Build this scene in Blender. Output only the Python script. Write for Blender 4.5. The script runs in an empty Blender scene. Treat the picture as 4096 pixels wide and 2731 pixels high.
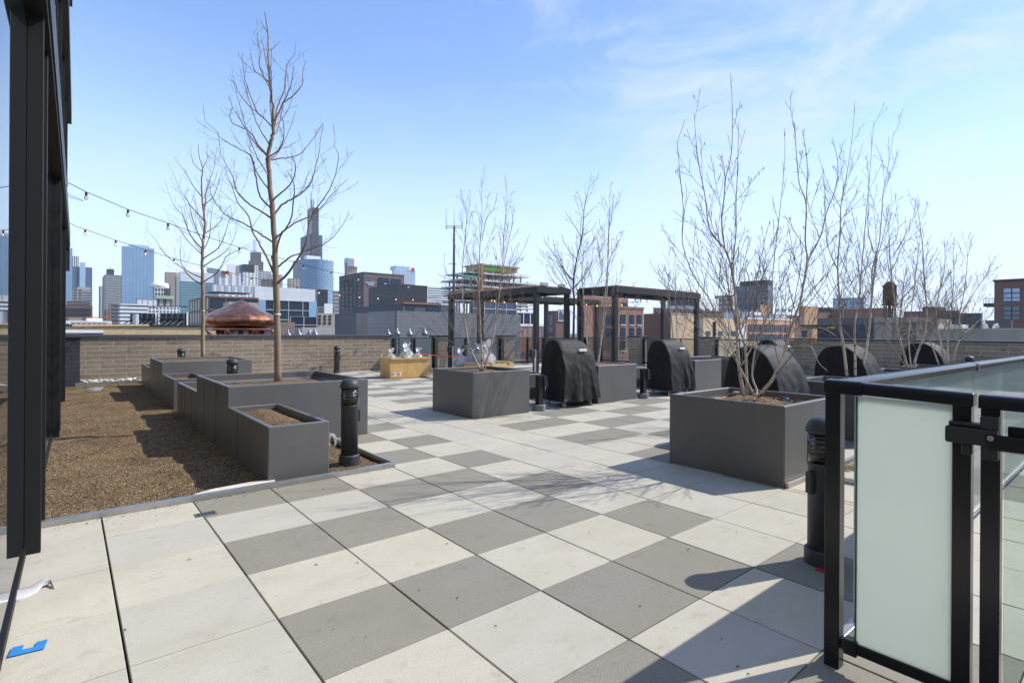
import bpy, math, random
from mathutils import Vector, Matrix
R_ = random.Random(7)
SC = bpy.context.scene
COL = SC.collection
# ---------------------------------------------------------------- camera model (metres; deck at z = 0)
FL=2139.6; PY=1324.3; PX=2048.; YAW=math.radians(39.715); EYE=1.4414; RO=.0065
SN,CS=math.sin(YAW),math.cos(YAW); CR,SR=math.cos(RO),math.sin(RO)
def uv(x,y):
    a,b=x-PX,y-PY
    return a*CR+b*SR,-a*SR+b*CR
def g(x,y,z=0):
    u,v=uv(x,y); d=FL*(EYE-z)/v; l=u*d/FL
    return Vector((d*SN+l*CS,d*CS-l*SN,z))
def dep(x,y,d):
    u,v=uv(x,y); l=u*d/FL
    return Vector((d*SN+l*CS,d*CS-l*SN,EYE-v*d/FL))
def onX(x,y,X):
    u,v=uv(x,y);u/=FL; d=X/(SN+u*CS); return Vector((X,d*(CS-u*SN),EYE-v*d/FL))
def onY(x,y,Y):
    u,v=uv(x,y);u/=FL; d=Y/(CS-u*SN); return Vector((d*(SN+u*CS),Y,EYE-v*d/FL))
def crop(ox,oy,s): return lambda x,y:(ox+x/s,oy+y/s)
K1=crop(560,0,2.24);M1=crop(560,550,2.24);N1=crop(2600,300,1.7425);V1=crop(1700,680,2.529)
E1=crop(1480,1300,3);E2=crop(2080,1100,3);E3=crop(2660,1200,3);E4=crop(500,1250,3)
T1=crop(0,900,2.6133);T2=crop(700,900,2.352);T3=crop(1500,900,2.352);T4=crop(2400,900,2.6133);T5=crop(3200,1000,2.614)
Q1=crop(1780,1080,3.97);Q2=crop(2250,1080,3.97)
# ---------------------------------------------------------------- objects
def tag(o,label=None,cat=None,group=None,kind=None):
    if label: o['label']=label
    if cat: o['category']=cat
    if group: o['group']=group
    if kind: o['kind']=kind
    return o
def thing(name,label,cat,loc=(0,0,0),rz=0,group=None):
    o=bpy.data.objects.new(name,None); COL.objects.link(o); o.location=loc; o.rotation_euler=(0,0,rz)
    o.empty_display_size=.1
    return tag(o,label,cat,group)
class MB:
    def __init__(s): s.v=[]; s.f=[]; s.m=[]; s.cm=0
    def add(s,vs,fs):
        b=len(s.v); s.v+= [tuple(p) for p in vs]; s.f+=[tuple(i+b for i in q) for q in fs]; s.m+=[s.cm]*len(fs); return s
    def box(s,x0,y0,z0,x1,y1,z1):
        return s.add([(x0,y0,z0),(x1,y0,z0),(x1,y1,z0),(x0,y1,z0),(x0,y0,z1),(x1,y0,z1),(x1,y1,z1),(x0,y1,z1)],
            [(0,3,2,1),(4,5,6,7),(0,1,5,4),(1,2,6,5),(2,3,7,6),(3,0,4,7)])
    def obox(s,c,ax,ay,az,hx,hy,hz):
        c=Vector(c);ax=Vector(ax).normalized()*hx;ay=Vector(ay).normalized()*hy;az=Vector(az).normalized()*hz
        vs=[c+ax*i+ay*j+az*k for i,j,k in ((-1,-1,-1),(1,-1,-1),(1,1,-1),(-1,1,-1),(-1,-1,1),(1,-1,1),(1,1,1),(-1,1,1))]
        return s.add(vs,[(0,3,2,1),(4,5,6,7),(0,1,5,4),(1,2,6,5),(2,3,7,6),(3,0,4,7)])
    def bar(s,a,b,w,h=None):
        a=Vector(a);b=Vector(b);d=b-a; L=d.length; d.normalize(); h=h or w
        up=Vector((0,0,1)) if abs(d.z)<.95 else Vector((0,1,0))
        sx=d.cross(up).normalized(); u=sx.cross(d)
        return s.obox((a+b)/2,d,sx,u,L/2,w/2,h/2)
    def tube(s,pts,rs,n=6,cap=True):
        pts=[Vector(p) for p in pts]; N=len(pts)
        if isinstance(rs,(int,float)): rs=[rs]*N
        t=(pts[1]-pts[0]).normalized(); ref=Vector((0,0,1)) if abs(t.z)<.9 else Vector((1,0,0))
        nx=t.cross(ref).normalized(); vs=[]
        for i,p in enumerate(pts):
            if i<N-1: t2=(pts[i+1]-p)
            else: t2=(p-pts[i-1])
            if 0<i<N-1: t2=(pts[i+1]-p).normalized()+(p-pts[i-1]).normalized()
            if t2.length<1e-9: t2=t
            t2=t2.normalized(); nx=(nx-t2*nx.dot(t2)); 
            if nx.length<1e-6: nx=t2.orthogonal()
            nx.normalize(); ny=t2.cross(nx); t=t2
            for k in range(n):
                a=2*math.pi*k/n; vs.append(p+(nx*math.cos(a)+ny*math.sin(a))*rs[i])
        fs=[]
        for i in range(N-1):
            for k in range(n):
                a=i*n+k;b=i*n+(k+1)%n; fs.append((a,b,b+n,a+n))
        if cap: fs.append(tuple(range(n-1,-1,-1))); fs.append(tuple((N-1)*n+k for k in range(n)))
        return s.add(vs,fs)
    def lathe(s,prof,n=24,c=(0,0,0)):
        vs=[];fs=[]
        for r,z in prof:
            for k in range(n):
                a=2*math.pi*k/n; vs.append((c[0]+r*math.cos(a),c[1]+r*math.sin(a),c[2]+z))
        for i in range(len(prof)-1):
            for k in range(n):
                a=i*n+k;b=i*n+(k+1)%n; fs.append((a,b,b+n,a+n))
        if prof[0][0]>1e-4: fs.append(tuple(range(n-1,-1,-1)))
        if prof[-1][0]>1e-4: fs.append(tuple((len(prof)-1)*n+k for k in range(n)))
        return s.add(vs,fs)
    def prism(s,poly,z0,z1):
        n=len(poly)
        return s.add([(x,y,z0) for x,y in poly]+[(x,y,z1) for x,y in poly],[tuple(range(n-1,-1,-1)),tuple(range(n,2*n))]+[(i,(i+1)%n,n+(i+1)%n,n+i) for i in range(n)])
    def build(s,name,mat,parent=None,smooth=False,bevel=0,loc=None,seg=2):
        me=bpy.data.meshes.new(name); me.from_pydata(s.v,[],s.f)
        mats=mat if isinstance(mat,(list,tuple)) else [mat]
        for m in mats: me.materials.append(m)
        if len(mats)>1: me.polygons.foreach_set('material_index',s.m)
        if smooth: me.polygons.foreach_set('use_smooth',[True]*len(me.polygons))
        me.update()
        o=bpy.data.objects.new(name,me); COL.objects.link(o)
        if parent: o.parent=parent
        if loc: o.location=loc
        if bevel:
            b=o.modifiers.new('b','BEVEL'); b.width=bevel; b.segments=seg; b.limit_method='ANGLE'; b.harden_normals=False
            for p in me.polygons: p.use_smooth=False
        return o
def box(name,a,b,mat,parent=None,bevel=0):
    return MB().box(min(a[0],b[0]),min(a[1],b[1]),min(a[2],b[2]),max(a[0],b[0]),max(a[1],b[1]),max(a[2],b[2])).build(name,mat,parent,bevel=bevel)
def copy_tree(o,parent=None):
    c=o.copy(); COL.objects.link(c)
    if parent: c.parent=parent
    for ch in list(o.children): copy_tree(ch,c)
    return c
def text(name,s,size,mat,parent,loc,rot,depth=.002,align='CENTER',font_scale_x=1.0,bold=0):
    cu=bpy.data.curves.new(name,'FONT'); cu.body=s; cu.size=size; cu.extrude=depth; cu.align_x=align; cu.offset=bold
    t=bpy.data.objects.new(name,cu); COL.objects.link(t); t.location=loc; t.rotation_euler=rot; t.scale.x=font_scale_x
    bpy.context.view_layer.update()
    dg=bpy.context.evaluated_depsgraph_get(); me=bpy.data.meshes.new_from_object(t.evaluated_get(dg))
    o=bpy.data.objects.new(name,me); COL.objects.link(o); o.matrix_world=t.matrix_world.copy()
    me.materials.clear(); me.materials.append(mat)
    bpy.data.objects.remove(t)
    if parent:
        o.parent=parent
    return o
# ---------------------------------------------------------------- materials
class NT:
    def __init__(s,name):
        s.m=bpy.data.materials.new(name); s.m.use_nodes=True; s.n=s.m.node_tree.nodes; s.l=s.m.node_tree.links
        s.b=s.n['Principled BSDF']; s.out=s.n['Material Output']
        s.tc=s.n.new('ShaderNodeTexCoord')
    def new(s,t,**k):
        n=s.n.new(t)
        for a,b in k.items(): setattr(n,a,b)
        return n
    def link(s,a,b): s.l.new(a,b)
    def vec(s,scale=(1,1,1),rot=(0,0,0),space='Object'):
        mp=s.n.new('ShaderNodeMapping'); mp.inputs['Scale'].default_value=scale; mp.inputs['Rotation'].default_value=rot
        s.l.new(s.tc.outputs[space],mp.inputs['Vector']); return mp.outputs['Vector']
    def noise(s,scale,detail=4,rough=.5,vec=None,dist=0):
        n=s.n.new('ShaderNodeTexNoise'); n.inputs['Scale'].default_value=scale; n.inputs['Detail'].default_value=detail
        n.inputs['Roughness'].default_value=rough; n.inputs['Distortion'].default_value=dist
        s.l.new(vec if vec else s.tc.outputs['Object'],n.inputs['Vector']); return n.outputs['Fac']
    def ramp(s,fac,stops):
        r=s.n.new('ShaderNodeValToRGB'); el=r.color_ramp.elements
        while len(el)<len(stops): el.new(.5)
        for e,(p,c) in zip(el,stops): e.position=p; e.color=(c if len(c)==4 else (*c,1))
        s.l.new(fac,r.inputs['Fac']); return r.outputs['Color']
    def mix(s,fac,a,b,mode='MIX'):
        n=s.n.new('ShaderNodeMix'); n.data_type='RGBA'; n.blend_type=mode
        for sock,val in ((n.inputs[0],fac),(n.inputs[6],a),(n.inputs[7],b)):
            if isinstance(val,(int,float)): sock.default_value=val
            elif isinstance(val,tuple): sock.default_value=(*val,1) if len(val)==3 else val
            else: s.l.new(val,sock)
        return n.outputs[2]
    def bump(s,h,st=.3,dist=.01):
        n=s.n.new('ShaderNodeBump'); n.inputs['Strength'].default_value=st; n.inputs['Distance'].default_value=dist
        s.l.new(h,n.inputs['Height']); s.l.new(n.outputs['Normal'],s.b.inputs['Normal']); return n
    def setc(s,c):
        if isinstance(c,tuple): s.b.inputs['Base Color'].default_value=(*c,1)
        else: s.l.new(c,s.b.inputs['Base Color'])
    def set(s,**k):
        for a,b in k.items(): s.b.inputs[a.replace('_',' ')].default_value=b
        return s
def cl(c,k): return tuple(min(1,max(0,x*k)) for x in c)
MC={}
def plain(name,c,rough=.6,metal=0,var=.15,scale=6,bump=0,spec=.5):
    if name in MC: return MC[name]
    t=NT(name); n=t.noise(scale,5,.6)
    t.setc(t.ramp(n,[(.3,cl(c,1-var)),(.7,cl(c,1+var))])); t.set(Roughness=rough,Metallic=metal)
    t.b.inputs['Specular IOR Level'].default_value=spec
    if bump: t.bump(t.noise(scale*8,4,.6),bump,.01)
    MC[name]=t.m; return t.m
def brick(name,c1,c2,mortar,w=.3,h=.08,ms=.008,axis='XZ',rough=.85,stain=None,scale=1.0,off=.5,soil=.0):
    t=NT(name)
    # box-projected: u = x + y, v = z
    sp=t.new('ShaderNodeSeparateXYZ'); t.link(t.tc.outputs['Object'],sp.inputs[0])
    ad=t.new('ShaderNodeMath',operation='ADD'); t.link(sp.outputs[0],ad.inputs[0]); t.link(sp.outputs[1],ad.inputs[1])
    cb=t.new('ShaderNodeCombineXYZ'); t.link(ad.outputs[0],cb.inputs[0]); t.link(sp.outputs[2],cb.inputs[1])
    b=t.new('ShaderNodeTexBrick'); b.offset=off; b.inputs['Scale'].default_value=scale; b.inputs['Brick Width'].default_value=w; b.inputs['Row Height'].default_value=h
    b.inputs['Mortar Size'].default_value=ms; b.inputs['Mortar Smooth'].default_value=.1; b.inputs['Bias'].default_value=0
    b.inputs['Color1'].default_value=(*c1,1); b.inputs['Color2'].default_value=(*c2,1); b.inputs['Mortar'].default_value=(*mortar,1)
    t.link(cb.outputs[0],b.inputs['Vector'])
    col=b.outputs['Color']
    n=t.noise(9,6,.7); col=t.mix(.5,col,t.ramp(n,[(.3,(.35,.35,.35)),(.7,(.65,.65,.65))]),'OVERLAY')
    if stain:
        st=t.noise(3.2,6,.75,t.vec((1,1,5))); m=t.ramp(st,[(.60,(0,0,0)),(.66,(1,1,1))]); col=t.mix(m,col,stain)
    t.setc(col); t.set(Roughness=rough)
    t.bump(b.outputs['Fac'],-.6 if False else .5,-.006)
    return t.m
# ---------------------------------------------------------------- shared materials
def paver(name,c,sp):
    t=NT(name)
    ri=t.new('ShaderNodeNewGeometry').outputs['Random Per Island']
    n1=t.noise(2.2,6,.65); n2=t.noise(170,4,.75); n5=t.noise(38,5,.7); n6=t.noise(1.1,6,.7,t.vec((1,2.2,1),(0,0,.5)),.5); n3=t.noise(.7,5,.6,dist=.6); n4=t.noise(5.5,7,.78,t.vec((1,1.3,1)))
    col=t.mix(t.ramp(n1,[(.3,(0,0,0)),(.75,(1,1,1))]),cl(c,.93),cl(c,1.05))
    col=t.mix(t.ramp(ri,[(0,(0,0,0)),(1,(1,1,1))]),col,t.mix(1.0,col,(1.03,1.0,.95) ,'MULTIPLY'))
    col=t.mix(1.0,col,t.ramp(ri,[(0,(.92,.92,.93)),(1,(1.04,1.03,1.01))]),'MULTIPLY')
    col=t.mix(t.ramp(n3,[(.52,(0,0,0)),(.75,(.40,.40,.40))]),col,cl((c[0]*1.0,c[1]*.9,c[2]*.8),.92))      # pinkish weathering
    col=t.mix(t.ramp(n4,[(.55,(0,0,0)),(.72,(.95,.95,.95))]),col,cl((c[0]*.95,c[1]*.88,c[2]*.76),.72))        # dirt smudges
    col=t.mix(t.ramp(n2,[(.3,(0,0,0)),(.7,(1,1,1))]),cl(c,1-sp),col) if False else t.mix(sp,col,t.ramp(n2,[(.36,(0,0,0)),(.56,(1,1,1))]),'MULTIPLY')
    col=t.mix(t.ramp(n5,[(.35,(.34,.34,.34)),(.65,(0,0,0))]),col,cl(c,.80))
    col=t.mix(t.ramp(n6,[(.46,(0,0,0)),(.68,(.6,.6,.6))]),col,cl((c[0]*.97,c[1]*.93,c[2]*.86),.80))
    t.setc(col); t.set(Roughness=.85); t.b.inputs['Specular IOR Level'].default_value=.3
    t.bump(t.noise(150,4,.7),.35,.004)
    return t.m
PAV_L=paver('paver_light',(.532,.506,.430),.24); PAV_D=paver('paver_dark',(.302,.288,.242),.48)
def soilmat(name='soil_mulch',k=1.0):
    t=NT(name); v=t.new('ShaderNodeTexVoronoi'); v.inputs['Scale'].default_value=110; t.link(t.vec((1,1,1)),v.inputs['Vector'])
    sp=t.new('ShaderNodeSeparateColor'); t.link(v.outputs['Color'],sp.inputs[0])
    col=t.ramp(sp.outputs[0],[(0,cl((.045,.026,.014),k)),(.40,cl((.14,.092,.05),k)),(.78,cl((.27,.19,.105),k)),(.97,cl((.42,.31,.18),k))])
    n=t.noise(1.6,5,.6); col=t.mix(t.ramp(n,[(.46,(.0,.0,.0)),(.66,(.5,.5,.5))]),col,cl((.062,.038,.022),k))
    t.setc(col); t.set(Roughness=.95); t.b.inputs['Specular IOR Level'].default_value=.15
    mh=t.mix(.5,v.outputs['Distance'],t.noise(30,5,.7)); t.bump(mh,.9,.02)
    return t.m
SOIL=soilmat()
def metalpaint(name,c,rough=.4,spec=.5,spk=.0,bump=.04,dust=0):
    t=NT(name); n=t.noise(900,2,.5); m=t.noise(1.3,4,.6)
    col=t.mix(.35,t.ramp(m,[(.3,cl(c,.86)),(.7,cl(c,1.12))]),t.ramp(n,[(.3,cl(c,.7)),(.7,cl(c,1.4))]))
    if dust:
        d1=t.noise(1.7,7,.72,t.vec((1,1,1)),.8); d2=t.noise(14,4,.6,t.vec((1,1,.12)))
        col=t.mix(t.ramp(d1,[(.50,(0,0,0)),(.74,(.30,.30,.30))]),col,cl(c,1.3)); col=t.mix(t.ramp(d2,[(.56,(0,0,0)),(.72,(.16,.16,.16))]),col,cl(c,1.35))
    t.setc(col); t.set(Roughness=rough); t.b.inputs['Specular IOR Level'].default_value=spec
    t.bump(n,bump,.002)
    return t.m
PLANT=metalpaint('planter_paint',(.122,.118,.112),.42,.5,dust=1)
BLACK=metalpaint('black_paint',(.013,.014,.015),.24,.45)
BLACK2=metalpaint('charcoal_paint',(.026,.028,.030),.45,.4)
BOLL=metalpaint('bollard_paint',(.045,.048,.052),.5,.4)
COPING=metalpaint('coping_metal',(.05,.055,.065),.3,.8)
ALU=plain('aluminium',(.62,.62,.60),.4,.85,.1); ALU2=plain('edging_metal',(.45,.45,.43),.38,.9,.12)
BRONZE=metalpaint('facade_bronze',(.012,.0122,.0115),.55,.3)
WALLB=brick('long_brick',(.30,.24,.175),(.22,.178,.133),(.50,.44,.33),.58,.122,.006,stain=(.045,.035,.028))
PIERB=brick('pier_brick',(.32,.26,.195),(.235,.195,.15),(.50,.44,.34),.58,.122,.006)
BLUEB=brick('blue_brick',(.045,.05,.062),(.038,.042,.052),(.02,.02,.024),.38,.105,.007)
WHITE=plain('white_plastic',(.75,.75,.72),.4); WOOD=plain('plywood',(.66,.41,.15),.7,0,.18,5,.05); WOODL=plain('lumber',(.68,.48,.22),.7,0,.14,9,.05)
CEDAR=plain('cedar_slats',(.42,.20,.12),.7,0,.25,4,.05)
def glassmat(name,tint,alpha,rough=.02,diff=None,dk=.0):
    # thin pane: mix of transparent + glossy (+ diffuse film)
    t=NT(name); n=t.n; l=t.l; n.remove(t.b)
    tr=n.new('ShaderNodeBsdfTransparent'); tr.inputs[0].default_value=(*tint,1)
    gl=n.new('ShaderNodeBsdfGlossy'); gl.inputs['Roughness'].default_value=rough
    fr=n.new('ShaderNodeFresnel'); fr.inputs[0].default_value=1.45
    a=tr.outputs[0]
    if diff:
        df=n.new('ShaderNodeBsdfDiffuse'); df.inputs[0].default_value=(*diff,1)
        tl=n.new('ShaderNodeBsdfTranslucent'); tl.inputs[0].default_value=(*diff,1)
        m0=n.new('ShaderNodeMixShader'); m0.inputs[0].default_value=.72; l.new(df.outputs[0],m0.inputs[1]); l.new(tl.outputs[0],m0.inputs[2])
        m1=n.new('ShaderNodeMixShader'); m1.inputs[0].default_value=alpha; l.new(tr.outputs[0],m1.inputs[1]); l.new(m0.outputs[0],m1.inputs[2]); a=m1.outputs[0]
    m=n.new('ShaderNodeMixShader'); l.new(fr.outputs[0],m.inputs[0]); l.new(a,m.inputs[1]); l.new(gl.outputs[0],m.inputs[2]); l.new(m.outputs[0],t.out.inputs[0])
    return t.m
FROST=glassmat('frosted_glass',(.6,.66,.63),.94,.05,(.90,.955,.90)); FROST2=glassmat('tinted_rail_glass',(.80,.88,.84),.74,.03,(.74,.84,.79))
CLEARG=glassmat('clear_glass',(.82,.88,.86),0); DOMEG=glassmat('lens_glass',(.9,.9,.86),0,.02)
GLASSEDGE=plain('glass_edge',(.05,.13,.10),.15,0,.1)
FABRIC=plain('cover_fabric',(.012,.012,.013),.68,0,.35,14,.3,.35)
LETTER=plain('white_print',(.95,.95,.95),.6)
CONC=plain('concrete_base',(.20,.20,.19),.85,0,.15,20,.15)
BULB=plain('bulb_amber',(.55,.42,.25),.1)
# ---------------------------------------------------------------- terrace deck
P0X,P0Y,PS=.2035,2.185,.61
def dark(i,j):
    if i<1 or i in (6,7): return False
    grp={1:0,2:0,3:1,4:1,5:0}.get(i)
    if grp is None: grp=((i-8)//2)%2
    return (j+grp)%2==0
mb=MB()
GAP=.0045
for i in range(-8,33):
    for j in range(-14,27):
        x0=P0X+PS*i; x1=x0+PS; y0=P0Y+PS*j; y1=y0+PS
        if y1>18.2 or x1>20.3: continue
        if i<=3 and y0>5.14 and not (y0>6.9 and i==3): continue
        if y0<5.14<y1 and i<=4:
            if i==4: mb.cm=1 if dark(i,j) else 0; mb.box(2.68,5.135,-.045,x1-GAP,y1-GAP*.6,0)
            y1=5.132
        if i==4 and y0>5.14: x0=2.68-GAP
        if i==3 and y0>6.9: x1=2.69
        if x0<-.22-.012*0 and y0>-.3 and x1<-.4: pass
        dz=R_.uniform(-.0012,.0012)
        mb.cm=1 if dark(i,j) else 0
        gx=GAP if i!=0 else .0065
        mb.box(x0+gx,y0+GAP*.6,-.045,x1-GAP,y1-GAP*.6,dz)
deck=mb.build('paved_floor',[PAV_L,PAV_D],bevel=.0022,seg=1); tag(deck,kind='structure')
tag(box('subfloor',(-6,-8,-.5),(20.4,18.35,-.05),plain('joint_dark',(.035,.033,.03),.9)),kind='structure')  # even dark base colour that shows in the paver joints
# pavement around the left planters beyond the soil bed
mb=MB()
for i in range(3,4):
    for j in range(8,27): mb.box(2.67,P0Y+PS*j+.004,-.045,P0X+PS*4-.0+.0,P0Y+PS*(j+1)-.004,0)
for i in range(-1,4):
    for j in range(8,26):
        pass
# soil bed
def soilbed(name,x0,x1,y0,y1,z,amp=.02,step=.05,mat=None,parent=None,edge=.0,seed=1):
    rr=random.Random(seed); nx=max(3,int((x1-x0)/step)); ny=max(3,int((y1-y0)/step)); 
    from mathutils import noise
    m=MB(); vs=[]
    for a in range(nx+1):
        for b in range(ny+1):
            x=x0+(x1-x0)*a/nx; y=y0+(y1-y0)*b/ny
            ed=min(a,b,nx-a,ny-b)/max(1,min(nx,ny)/2)
            zz=z+amp*noise.fractal(Vector((x*2.2+seed,y*2.2,0)),1.0,2.0,5)+edge*min(1,ed*1.4)+rr.uniform(-.004,.004)
            vs.append((x,y,zz))
    fs=[(a*(ny+1)+b,(a+1)*(ny+1)+b,(a+1)*(ny+1)+b+1,a*(ny+1)+b+1) for a in range(nx) for b in range(ny)]
    m.add(vs,fs); o=m.build(name,mat or SOIL,parent,smooth=True); return o
soil=soilbed('soil_bed',-.24,2.62,5.17,17.45,-.02,.022,.045); tag(soil,kind='structure')
# loose grains (uncountable)
mb=MB(); rr=random.Random(3)
from mathutils import noise as MN
def soilz(x,y,z=-.02,amp=.022,seed=1): return z+amp*MN.fractal(Vector((x*2.2+seed,y*2.2,0)),1.0,2.0,5)
for k in range(26000):
    t=rr.random()**1.8; y=5.2+t*9.5; x=rr.uniform(-.2,2.6)
    z=soilz(x,y)+.004; s=rr.uniform(.003,.009)
    mb.cm=rr.choice((0,0,1,2,2,3))
    a=rr.uniform(0,6.28); c,s_=math.cos(a),math.sin(a)
    mb.add([(x+s*c,y+s*s_,z+rr.uniform(-.002,.006)),(x-s*s_,y+s*c,z+rr.uniform(-.002,.006)),(x-s*c,y-s*s_,z),(x,y,z+s*.8)],[(0,1,3),(1,2,3),(2,0,3)])
GR=[plain('grain_tan',(.30,.22,.12),.9),plain('grain_brown',(.14,.09,.05),.9),plain('grain_dark',(.04,.028,.018),.9),plain('grain_pale',(.45,.36,.23),.9)]
tag(mb.build('mulch_grains',GR),'loose tan and brown mulch grains scattered over the soil bed','mulch',kind='stuff')
# metal edging of the bed
e=thing('soil_edging','aluminium edging strip round the soil bed at left','edging',(0,5.15,0))
def part(name,mbx,mat,par,**k):   # mesh in world coords under an empty that is not at the origin
    o=mbx.build(name,mat,par,**k); o.matrix_parent_inverse=Matrix.Translation(par.location).inverted() if par.rotation_euler.z==0 else (Matrix.Translation(par.location)@Matrix.Rotation(par.rotation_euler.z,4,'Z')).inverted()
    return o
m=MB(); m.box(-.25,5.135,-.03,2.675,5.165,.045); m.box(-.25,5.165,.03,2.655,5.185,.045); part('front_strip',m,ALU2,e,bevel=.003)
m=MB(); m.box(2.655,5.165,-.03,2.675,6.9,.045); part('side_strip',m,ALU2,e,bevel=.003)
m=MB(); m.box(.15,17.42,-.03,2.6,17.47,.06); part('back_strip',m,ALU2,e,bevel=.003)
# concrete slab piece at the bed's edge
m=MB(); m.prism([(.80,5.19),(1.50,5.19),(1.52,5.36),(1.35,5.40),(1.0,5.37),(.85,5.30)],-.03,.022)
tag(m.build('concrete_slab',plain('mortar_slab',(.62,.57,.52),.9,0,.12,12,.2),bevel=.008),'pale mortar slab lying in the soil in front of the small planter','slab')
# cobbles
mb=MB(); rr=random.Random(5)
def pebble(m,c,sx,sy,sz,rz,n=8,k=5):
    vs=[];fs=[]; ca,sa=math.cos(rz),math.sin(rz)
    for i in range(k+1):
        ph=math.pi*i/k
        for j in range(n):
            th=2*math.pi*j/n; x=sx*math.sin(ph)*math.cos(th); y=sy*math.sin(ph)*math.sin(th); z=sz*math.cos(ph)
            vs.append((c[0]+x*ca-y*sa,c[1]+x*sa+y*ca,c[2]+z))
    for i in range(k):
        for j in range(n): fs.append((i*n+j,(i+1)*n+j,(i+1)*n+(j+1)%n,i*n+(j+1)%n))
    m.add(vs,fs)
for k in range(170):
    mb.cm=rr.choice((0,0,1,2)); lay=rr.random()<.35
    pebble(mb,(rr.uniform(.28,2.3),rr.uniform(17.5,17.9),.03+(.045 if lay else 0)),rr.uniform(.035,.065),rr.uniform(.025,.045),rr.uniform(.018,.03),rr.uniform(0,3))
tag(mb.build('cobbles',[plain('cobble_pale',(.62,.60,.54),.7),plain('cobble_grey',(.42,.42,.40),.7),plain('cobble_cream',(.70,.67,.58),.7)],smooth=True),'pale river cobbles heaped along the foot of the brick wall','cobbles',kind='stuff')
# ---------------------------------------------------------------- planters
def planter(x0,x1,y0,y1,hh,label,group=None,fill=-.10,wall=.055,amp=.015,mound=.03,seams=(),soil=True,seed=1,cat='planter'):
    p=thing('planter',label,cat,((x0+x1)/2,(y0+y1)/2,0),0,group)
    cx,cy=(x1-x0)/2,(y1-y0)/2
    m=MB(); w=wall
    # shell with inward-folded rim: outer, rim, inner
    def ring(ax,ay,z): return [(-ax,-ay,z),(ax,-ay,z),(ax,ay,z),(-ax,ay,z)]
    lv=[ring(cx,cy,-.02),ring(cx,cy,hh),ring(cx-w,cy-w,hh),ring(cx-w,cy-w,hh-.10),ring(cx-w*1.6,cy-w*1.6,hh-.12),ring(cx-w*1.6,cy-w*1.6,hh-.30)]
    vs=[v for r in lv for v in r]; fs=[]
    for i in range(len(lv)-1):
        for k in range(4):
            a=i*4+k;b=i*4+(k+1)%4; fs.append((a,b,b+4,a+4))
    m.add(vs,fs); o=m.build('shell',PLANT,p,bevel=.012,seg=3)
    if soil:
        s=soilbed('soil',-cx+w*1.5,cx-w*1.5,-cy+w*1.5,cy-w*1.5,hh+fill,amp,.04,parent=p,edge=mound,seed=seed)
    if seams:
        for sy in seams: MB().box(-cx-.0025,sy-.004,0,-cx+.002,sy+.004,hh-.015).build('seam',BLACK2,p)
    return p
GL='stepped planters on the left soil bed'
planter(1.455,2.04,5.33,7.0-.003,.525,'low grey planter nearest the camera in front of the tall left planter',GL,fill=-.07,mound=.05,seams=(.35,))
planter(1.455,3.22,7.0,8.97,.765,'tall wide grey planter holding the big bare tree behind the nearest low planter',GL,fill=-.13,mound=.05,seams=(-.35,.4),seed=2)
planter(1.455,2.04,8.973,10.75,.525,'low grey planter directly behind the tall planter of the big bare tree',GL,seams=(-.5,.1,.45),seed=3)
planter(1.478,2.06,11.38,13.0-.003,.525,'low grey planter in front of the far tall planter with the smaller bare tree',GL,seams=(-.4,.2),seed=4)
planter(1.478,3.2,13.0,14.95,.765,'tall wide grey planter near the brick wall holding the smaller bare tree',GL,fill=-.045,mound=.03,seams=(-.5,.3),seed=5)
planter(1.478,2.06,14.953,16.8,.525,'small low grey planter farthest back next to the cobbles',GL,seed=6)
GM='square grey planters on the paving'
planter(5.10,6.35,7.14,8.39,.76,'square grey planter with a three stemmed birch left of the first covered grill',GM,fill=-.06,mound=.03,seed=7)
planter(8.18,9.43,7.14,8.39,.76,'square grey planter between the two covered grills with logos',GM,fill=-.04,mound=.04,seed=8)
planter(11.70,12.95,7.14,8.39,.76,'square grey planter just right of the second logo grill',GM,fill=-.06,seed=9)
planter(13.35,14.60,7.14,8.39,.76,'square grey planter with the small bushy birch beyond the second logo grill',GM,fill=-.06,seed=10)
planter(5.13,6.38,2.20,3.44,.76,'large square grey planter in the right foreground with a five stemmed birch',GM,fill=-.13,mound=.09,amp=.03,seed=11)
planter(8.10,9.35,2.20,3.44,.76,'square grey planter behind the glass railing corner with a three stemmed birch',GM,fill=-.08,seed=12)
planter(11.10,12.35,2.20,3.44,.76,'square grey planter under the far right birches nearest the third grill',GM,fill=-.08,seed=13)
planter(13.40,14.65,2.20,3.44,.76,'square grey planter under the far right birches in front of the farthest grill',GM,fill=-.08,seed=14)
GLW='low grey troughs behind the grills'
planter(6.36,8.17,8.59,9.3,.52,'low grey trough behind the first covered grill',GLW,seed=15)
planter(9.44,11.69,8.59,9.3,.52,'low grey trough behind the second covered grill',GLW,seed=16)
planter(14.7,16.2,8.6,9.3,.52,'low grey trough near the right brick wall behind the fourth grill',GLW,seed=17)
# small soil corner with bollard on the right of the big planter
s2=soilbed('soil_patch',5.80,7.6,1.25,2.18,.0,.01,.04,seed=21); tag(s2,kind='structure')
e=thing('soil_edging','metal edging strip round the small soil patch behind the right bollard','edging',(5.75,1.2,0))
m=MB(); m.box(5.14,2.165,-.01,7.6,2.195,.05); m.box(5.14,1.22,-.01,5.16,2.165,.004); m.box(5.77,1.2,-.01,5.79,2.165,.05); m.box(5.79,1.2,-.01,7.6,1.22,.05); part('strip',m,ALU2,e,bevel=.003)
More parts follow.
